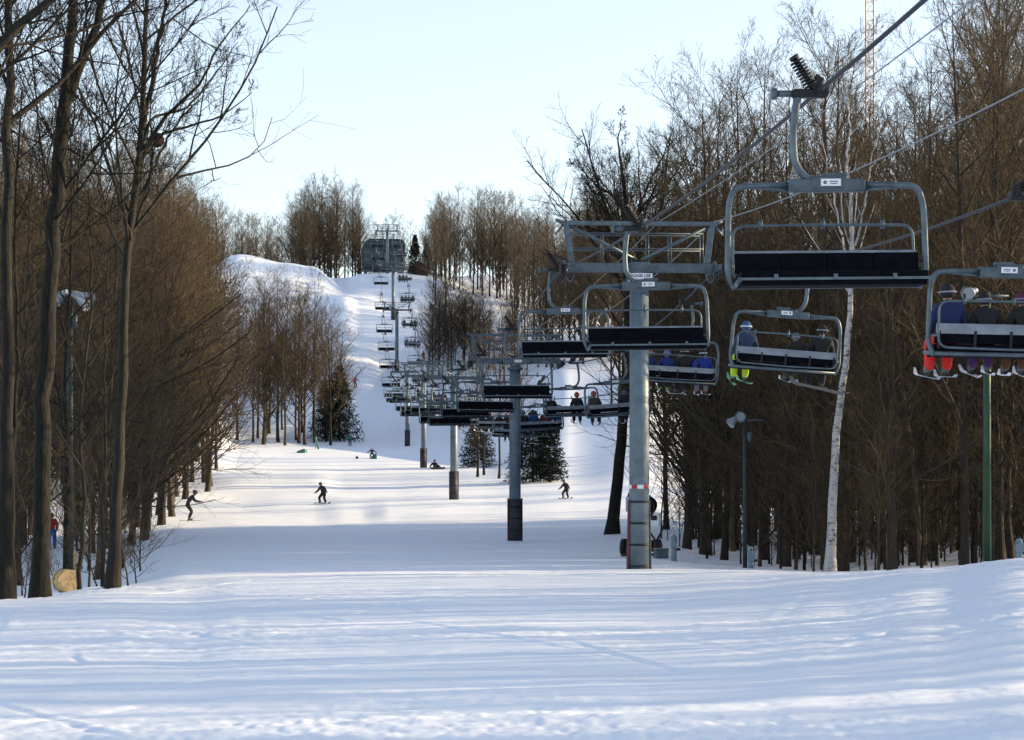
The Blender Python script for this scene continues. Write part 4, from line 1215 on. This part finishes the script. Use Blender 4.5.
def board_mesh(L, w, name):
    b = MB(); n = 14
    st = []
    for k in range(n + 1):
        t = k / n; y = (t - .5) * L
        z = .13 * max(0, (t - .88) / .12)**2 + .05 * max(0, (.06 - t) / .06)**2
        ww = w * (1 - .5 * max(0, (t - .9) / .1)**2) * (1 - .25 * math.sin(PI * t)) * (.75 if k == 0 else 1)
        st.append((y, z, ww))
    up = [[b.bm.verts.new((sg * ww / 2, y, z + .011)) for sg in (-1, 1)] for y, z, ww in st]
    dn = [[b.bm.verts.new((sg * ww / 2, y, z)) for sg in (-1, 1)] for y, z, ww in st]
    for k in range(n):
        for A, B_, C_, D_ in ((up[k][0], up[k][1], up[k + 1][1], up[k + 1][0]), (dn[k][1], dn[k][0], dn[k + 1][0], dn[k + 1][1]),
                              (dn[k][0], up[k][0], up[k + 1][0], dn[k + 1][0]), (up[k][1], dn[k][1], dn[k + 1][1], up[k + 1][1])):
            b.bm.faces.new((A, B_, C_, D_))
    b.bm.faces.new((up[0][0], dn[0][0], dn[0][1], up[0][1])); b.bm.faces.new((up[n][1], dn[n][1], dn[n][0], up[n][0]))
    b.box((0, -.04, .035), (min(w, .07), .30, .05), bev=.01, mat=1)
    return b.mesh(name, [cloth((.5, .55, .6)), M_black])
SKI = board_mesh(1.30, .085, 'ski'); BOARD = board_mesh(1.48, .27, 'snowboard')
def pole_mesh():
    b = MB(); b.cyl((0, 0, 0), (0, 0, -1.12), .010, .007, 8).cyl((0, 0, -1.05), (0, 0, -1.04), .045, n=12).cyl((0, 0, .05), (0, 0, -.08), .018, n=8)
    return b.mesh('ski_pole', M_steel_dark)
POLE = pole_mesh()
def setm(o, i, m):
    o.material_slots[i].link = 'OBJECT'; o.material_slots[i].material = m
def person(pose, loc, rz, label, jacket=BLACK, trousers=BLACK, helmet=BLACK, gear='ski', gcol=(.5, .55, .6), boots=GREY, goggles=(.25, .27, .3), s=1.0, group=None, poles=False, seed=0, parent_rot=None, hat=True):
    o = link_mesh('person', POSE[pose])
    o.location = loc; o.rotation_euler = (0, 0, rz); o.scale = (s, s, s)
    if parent_rot: o.rotation_euler = parent_rot
    setm(o, 0, cloth(jacket)); setm(o, 1, cloth(trousers)); setm(o, 2, cloth(boots))
    h = link_mesh('helmet', HEL, o); h.location = HEADP[pose]; setm(h, 0, cloth(helmet))
    g = link_mesh('goggles', GOG, h); setm(g, 0, cloth(goggles))
    rg = random.Random(seed)
    seat = pose.startswith('seated')
    if gear == 'ski':
        for sg in (-1, 1):
            k = link_mesh('ski', SKI, o); setm(k, 0, cloth(gcol))
            if seat: k.location = (sg * .15, .62, -.47); k.rotation_euler = (rg.uniform(.0, .3), rg.uniform(-.3, .3), sg * rg.uniform(-.35, .2)); k.scale = (.85, .68, .8)
            else: k.location = (sg * .15, .10, .0); k.rotation_euler = (0, 0, sg * .04)
    elif gear == 'board':
        k = link_mesh('snowboard', BOARD, o); setm(k, 0, cloth(gcol))
        if seat: k.location = (.1, .60, -.47); k.rotation_euler = (.12, rg.uniform(-.15, .15), PI / 2 + rg.uniform(-.5, .5))
        elif pose == 'sitting_snow': k.location = (0, .72, .05); k.rotation_euler = (0, .9, PI / 2)
        else: k.location = (0, .06, .0); k.rotation_euler = (0, 0, PI / 2)
    if poles:
        for sg in (-1, 1):
            k = link_mesh('ski_pole', POLE, o); k.location = (sg * .26, .64, 1.03); k.rotation_euler = (.75, 0, 0)
    return tag(o, label, 'person', group)

# riders
CX = .08
def seat_rider(c, slot, label, **k):
    """slot 0..3 counted from the left as seen from behind"""
    lxx = CX + (.825, .275, -.275, -.825)[slot]
    M = Matrix.LocRotScale(c.location, c.rotation_euler, None)
    p = M @ Vector((lxx, -.20, -2.15))
    _rr = random.Random(int(c.location.y) * 7 + slot)
    R = (M.to_3x3() @ Matrix.Rotation(PI + _rr.uniform(-.10, .10), 3, 'Z') @ Matrix.Rotation(_rr.uniform(-.06, .06), 3, 'Y')).to_euler()
    person(k.pop('pose', 'seated'), p, 0, label, parent_rot=R, s=k.pop('s', .87), group='riders on the loaded chairs', seed=int(c.location.y * 10) + slot, **k)
seat_rider(loaded[0][0], 0, 'rider in blue jacket and red trousers, leftmost on the chair at right edge', jacket=(.01, .02, .09), trousers=(.62, .02, .015), helmet=BLACK, gcol=(.35, .42, .5), s=.96)
seat_rider(loaded[0][0], 1, 'smaller rider in black jacket and purple trousers beside the red trousers', jacket=BLACK, trousers=(.05, .015, .09), helmet=BLACK, gcol=(.7, .74, .8), s=.84)
seat_rider(loaded[0][0], 2, 'rider with brown trousers and red striped dark helmet, third on that chair', jacket=BLACK, trousers=(.10, .04, .015), helmet=(.10, .02, .03), gcol=(.75, .78, .85), s=.86, goggles=(.2, .2, .45))
seat_rider(loaded[0][0], 3, 'rider in light blue trousers, rightmost on the chair at right edge', jacket=(.03, .035, .05), trousers=(.04, .20, .42), helmet=(.03, .03, .04), gcol=(.6, .65, .7), goggles=(.5, .55, .65), s=.87)
seat_rider(loaded[1][0], 0, 'rider in blue white patterned jacket and lime green trousers, left of birch', jacket=(.025, .045, .10), trousers=(.42, .60, .02), helmet=(.05, .10, .22), gcol=(.12, .40, .22), gear='ski', goggles=(.75, .8, .85), s=.93)
seat_rider(loaded[1][0], 2, 'small child in dark jacket with grey helmet, middle of the three riders', jacket=BLACK, trousers=(.04, .06, .03), helmet=(.16, .17, .19), gcol=(.35, .45, .55), s=.74)
seat_rider(loaded[1][0], 3, 'large rider all in black with snowboard, right end next to the birch', jacket=BLACK, trousers=BLACK, helmet=BLACK, gear='board', gcol=(.12, .11, .11), s=.98)
seat_rider(loaded[2][0], 0, 'rider with red blue helmet and dark red trousers, half behind the nearest mast', jacket=(.012, .025, .11), trousers=(.25, .03, .02), helmet=(.35, .03, .04), s=.84)
seat_rider(loaded[2][0], 1, 'rider in blue jacket with white blue helmet just right of the nearest mast', jacket=(.01, .025, .16), trousers=BLACK, helmet=(.12, .16, .4), boots=(.3, .5, .05), s=.84)
seat_rider(loaded[2][0], 2, 'rider all in black, second from right on the chair behind the nearest mast', jacket=BLACK, trousers=BLACK, helmet=BLACK, gcol=(.5, .5, .5), s=.95)
seat_rider(loaded[2][0], 3, 'rider in blue vest with pale sleeves, arm over the back rail', jacket=(.012, .035, .25), trousers=(.16, .19, .23), helmet=(.02, .02, .03), boots=(.35, .09, .03), pose='seated_arm', goggles=(.6, .65, .7), s=.93)
PAL = [BLACK, BLACK, NAVY, (.02, .05, .2), (.12, .02, .02), (.03, .07, .04), GREY, (.05, .04, .03)]
HPAL = [BLACK, BLACK, (.4, .03, .02), GREY, (.02, .04, .12)]
SLOT = ['leftmost', 'second from left', 'third from left', 'rightmost']
rp = random.Random(9)
for c, d, k in loaded[3:]:
    seats = {3: (0, 2, 3), 4: (0, 2), 5: (0, 1, 2, 3)}.get(k) or tuple(q for q in range(4) if rp.random() < .8)
    for q in seats:
        jc = BLACK if k in (4,) else rp.choice(PAL)
        seat_rider(c, q, '%s rider on the loaded chair that is %s uphill from the camera' % (SLOT[q], ORD[k]), jacket=jc, trousers=rp.choice(PAL[:3]),
                   helmet=(.45, .03, .02) if (k == 4 and q == 2) else rp.choice(HPAL), gear=rp.choice(('ski', 'ski', 'board')), gcol=rp.choice(((.5, .55, .6), (.3, .32, .35), (.6, .6, .6))), s=rp.uniform(.84, .97))

# people on the snow
def solve_d(px, py, d0, d1):
    best = None; pv = None
    d = d0
    while d < d1:
        f = HY - (gz(at(px, d), d) - E) * F / d - py
        if pv is not None and pv * f <= 0: return d
        pv = f; d += .5
    return None
def on_snow(pose, px, py, d0, d1, rz, label, **k):
    d = solve_d(px, py, d0, d1) or (d0 + d1) / 2
    x = at(px, d)
    return person(pose, (x, d, gz(x, d) + .02), rz, label, **k)
on_snow('skiing', 189, 521, 100, 150, -PI / 2 + .15, 'skier in dark navy clothes leaning forward with poles, beside the left wood', jacket=NAVY, trousers=BLACK, poles=True, gcol=(.12, .12, .14), s=1.16)
on_snow('boarding', 323, 504, 120, 175, PI / 2 + .9, 'snowboarder all in black riding across the sunlit snow band', gear='board', gcol=(.03, .03, .03), helmet=(.10, .05, .04))
on_snow('boarding', 566, 499, 120, 175, PI * .75, 'crouching snowboarder in black with arm stretched out, right of the second mast', gear='board', gcol=(.03, .03, .03), s=.88)
on_snow('standing', 350, 446, 240, 290, PI, 'person in teal jacket standing below the steep slope', jacket=(.02, .12, .14), trousers=NAVY, gear='board', gcol=(.05, .05, .05), s=.9)
on_snow('arms_out', 372, 459, 205, 280, PI, 'snowboarder in black with both arms out above the green box', gear='board', gcol=(.04, .04, .04), helmet=(.3, .04, .04), s=.75)
on_snow('sitting_snow', 435, 469, 190, 240, PI + .4, 'snowboarder in black sitting down on the snow', gear='board', gcol=(.03, .03, .03))
on_snow('skiing', 355, 389, 300, 345, PI + .5, 'skier in pink jacket high on the steep slope', jacket=(.55, .05, .20), trousers=BLACK, poles=True, gcol=(.05, .05, .05))
on_snow('standing', 431, 313, 345, 372, PI, 'distant dark skier beside the tree strip on the upper slope', gcol=(.1, .1, .1))
on_snow('standing', 423.5, 362, 320, 350, PI - .4, 'distant skier in maroon jacket left of the narrow tree strip', jacket=(.16, .03, .02), trousers=(.10, .03, .02), gcol=(.1, .1, .1))
on_snow('standing', 52, 549, 84, 112, PI, 'person in red jacket and blue trousers among the left trees', jacket=(.45, .015, .02), trousers=(.01, .10, .42), helmet=(.25, .02, .02), gear='ski', s=1.0)

# ----------------------------------------------------------------- terrain park pieces, snow gun, bale and other small things
def on_g(px, d): x = at(px, d); return (x, d, gz(x, d))
x, y, z = on_g(317, 262)
root = empty('park_rail', (x, y, z), .2)
b = MB(); b.tube([(-.35, -1.2, 1.5), (-.05, 0, .85), (.30, 1.2, .12)], .13, 10)
b.build('rail', M_parkgreen, root)
for p, h in (((-.29, -1.0, 0), 1.36), ((.24, 1.0, 0), .2)):
    b = MB(); b.cyl(p, (p[0], p[1], h), .03, n=8); b.build('leg', M_steel_dark, root)
tag(root, 'green slanting rail sticking up from the snow bank in the terrain park', 'park rail')
x, y, z = on_g(302, 252)
root = empty('park_box', (x, y, z), -.3)
b = MB(); b.prism([(-.5, 0), (.5, 0), (.5, .40), (.2, .38), (-.5, .1)], -.35, .35); b.build('ramp', M_parkgreen, root)
b = MB(); b.tube([(-.5, -.36, .12), (.2, -.36, .40), (.5, -.36, .42)], .03, 6); b.build('edge_pipe', M_steel_dark, root)
tag(root, 'low green park box lying left of the slanting rail', 'park box')
x, y, z = on_g(374, 238)
root = empty('park_box', (x, y, z), .1)
b = MB(); b.prism([(-.3, 0), (.28, 0), (.28, .5), (.1, .48), (-.3, .22)], -.6, .6); b.build('ramp', M_parkgreen, root)
b = MB(); b.tube([(-.3, -.61, .24), (.1, -.61, .50), (.28, -.61, .52)], .03, 6); b.build('edge_pipe', M_steel_dark, root)
tag(root, 'small green park box below the snowboarder with arms out', 'park box')
x, y, z = on_g(357, 238)
b = MB(); b.ball((0, 0, .12), (.17, .22, .15), seg=10); b.box((0, 0, .27), (.05, .14, .05), bev=.01)
o = b.build('backpack', M_black); o.location = (x, y, z); tag(o, 'tiny dark backpack lying on the snow left of the small green box', 'backpack')

# straw bale and pale post at the foot of the left floodlight
d = 50.5; x, y, z = on_g(66, d)
root = empty('straw_bale', (x, y, z), .55)
b = MB(); b.cyl((0, -.25, .24), (0, .25, .24), .27, n=26)
_rb = random.Random(2)
for v in b.bm.verts: v.co += Vector((_rb.uniform(-.012, .012), _rb.uniform(-.03, .03), _rb.uniform(-.015, .015)))
b.build('straw', M_tan, root)
b = MB(); b.tube([(.273 * math.cos(a), .08, .24 + .273 * math.sin(a)) for a in [k * PI / 14 for k in range(28)]], .008, 5, closed=True); b.build('twine', M_black, root)
tag(root, 'round tan straw bale on the snow near the left floodlight pole', 'straw bale')
d = 59; x, y, z = on_g(74, d)
root = empty('hydrant_post', (x, y, z))
b = MB(); b.cyl((0, 0, -.1), (0, 0, .95), .10, n=14).ball((0, 0, .95), (.10, .10, .07), seg=14); b.build('sleeve', M_tan, root)
b = MB(); b.tube([(.06, -.05, .62), (.22, -.12, .62), (.24, -.13, .52)], .03, 8); b.build('outlet', M_black, root)
tag(root, 'pale wrapped post right of the left floodlight pole', 'post')

# snow gun behind the nearest mast
d = 74; x, y, z = on_g(644, d)
root = empty('snow_gun', (x, y, z), -.35)
b = MB()
for sg in (-1, 1): b.box((sg * .45, 0, .08), (.09, 1.7, .08), bev=.02); b.box((sg * .45, .92, .16), (.09, .30, .05), rot=Matrix.Rotation(.5, 3, 'X'))
b.box((0, -.5, .22), (1.0, .09, .09)).box((0, .5, .22), (1.0, .09, .09)).box((0, 0, .42), (.8, 1.0, .25), bev=.03)
b.build('sled', M_padred, root)
b = MB(); b.cyl((-.05, 0, .5), (-.05, 0, 1.55), .07, n=12); b.tube([(-.4, -.4, .5), (-.05, 0, 1.2)], .03, 6); b.tube([(.35, -.4, .5), (-.05, 0, 1.2)], .03, 6); b.tube([(.3, .4, .5), (-.05, 0, 1.2)], .03, 6)
b.build('stand', M_black, root)
b = MB(); a = Vector((.25, -.35, 1.68)); q = Vector((-.42, .35, 2.02)); b.cyl(a, q, .34, .30, 24, cap=False); b.cyl(a.lerp(q, .1), a.lerp(q, .13), .30, n=20); b.cyl(a.lerp(q, .9), a.lerp(q, .93), .12, n=14)
b.tube([a + Vector((.20 * math.cos(t) * .72, .20 * math.cos(t) * .72, .33 * math.sin(t))) for t in [k * PI / 10 for k in range(20)]], .04, 6, closed=True)
b.build('fan_drum', M_black, root)
b = MB(); b.box((.42, -.1, 1.25), (.34, .26, .46), bev=.03); b.box((.42, -.24, 1.3), (.2, .02, .16), mat=1); b.build('control_box', [M_sticker, M_black], root)
b = MB(); b.box((-.42, -.3, 1.75), (.22, .2, .5), bev=.03); b.build('nozzle_cover', mat('pale_blue_plastic', (.30, .40, .55), .5), root)
b = MB(); b.tube([(.4, .1, .5), (.62, .1, .9), (.55, 0, 1.3), (.3, 0, 1.5)], .035, 8); b.build('hose', M_black, root)
for sg in (-1, 1):
    w = MB(); w.cyl((sg * .52, -.35, .30), (sg * .66, -.35, .30), .30, n=24); wh = w.build('wheel', M_black, root)
    w = MB(); w.cyl((sg * .50, -.35, .30), (sg * .675, -.35, .30), .15, n=16); w.build('rim', M_padred, wh)
tag(root, 'dark red snow gun with black fan drum, partly behind the nearest mast', 'snow gun')
x, y, z = on_g(661, 72)
root = empty('crate', (x, y, z), .2)
b = MB(); b.box((0, 0, .16), (.42, .36, .30), bev=.02); b.build('box', M_steel, root)
b = MB(); b.box((0, 0, .325), (.46, .40, .03), bev=.008); b.build('lid', M_alu, root)
tag(root, 'low grey crate on the snow right of the nearest mast', 'crate')
for px, d, hh, lab in ((674, 70, .75, 'grey blue snowmaking hydrant between the crate and the wood'), (751, 65, .5, 'small blue grey hydrant at the foot of the short floodlight'),
                       (1019, 56, .6, 'pale grey hydrant box on the snow at right edge')):
    x, y, z = on_g(px, d)
    root = empty('hydrant', (x, y, z))
    b = MB(); b.cyl((0, 0, -.1), (0, 0, hh), .09, n=14).ball((0, 0, hh), (.09, .09, .06), seg=12); b.box((0, -.06, hh * .7), (.2, .14, .22), bev=.02); b.build('body', mat('blue_grey_paint', (.16, .22, .27), .6), root)
    b = MB(); b.cyl((.09, 0, hh * .5), (.2, 0, hh * .5), .04, n=10); b.tube([(0, 0, hh + .05), (0, 0, hh + .1)], .02, 6); b.build('valve', M_black, root)
    tag(root, lab, 'hydrant')
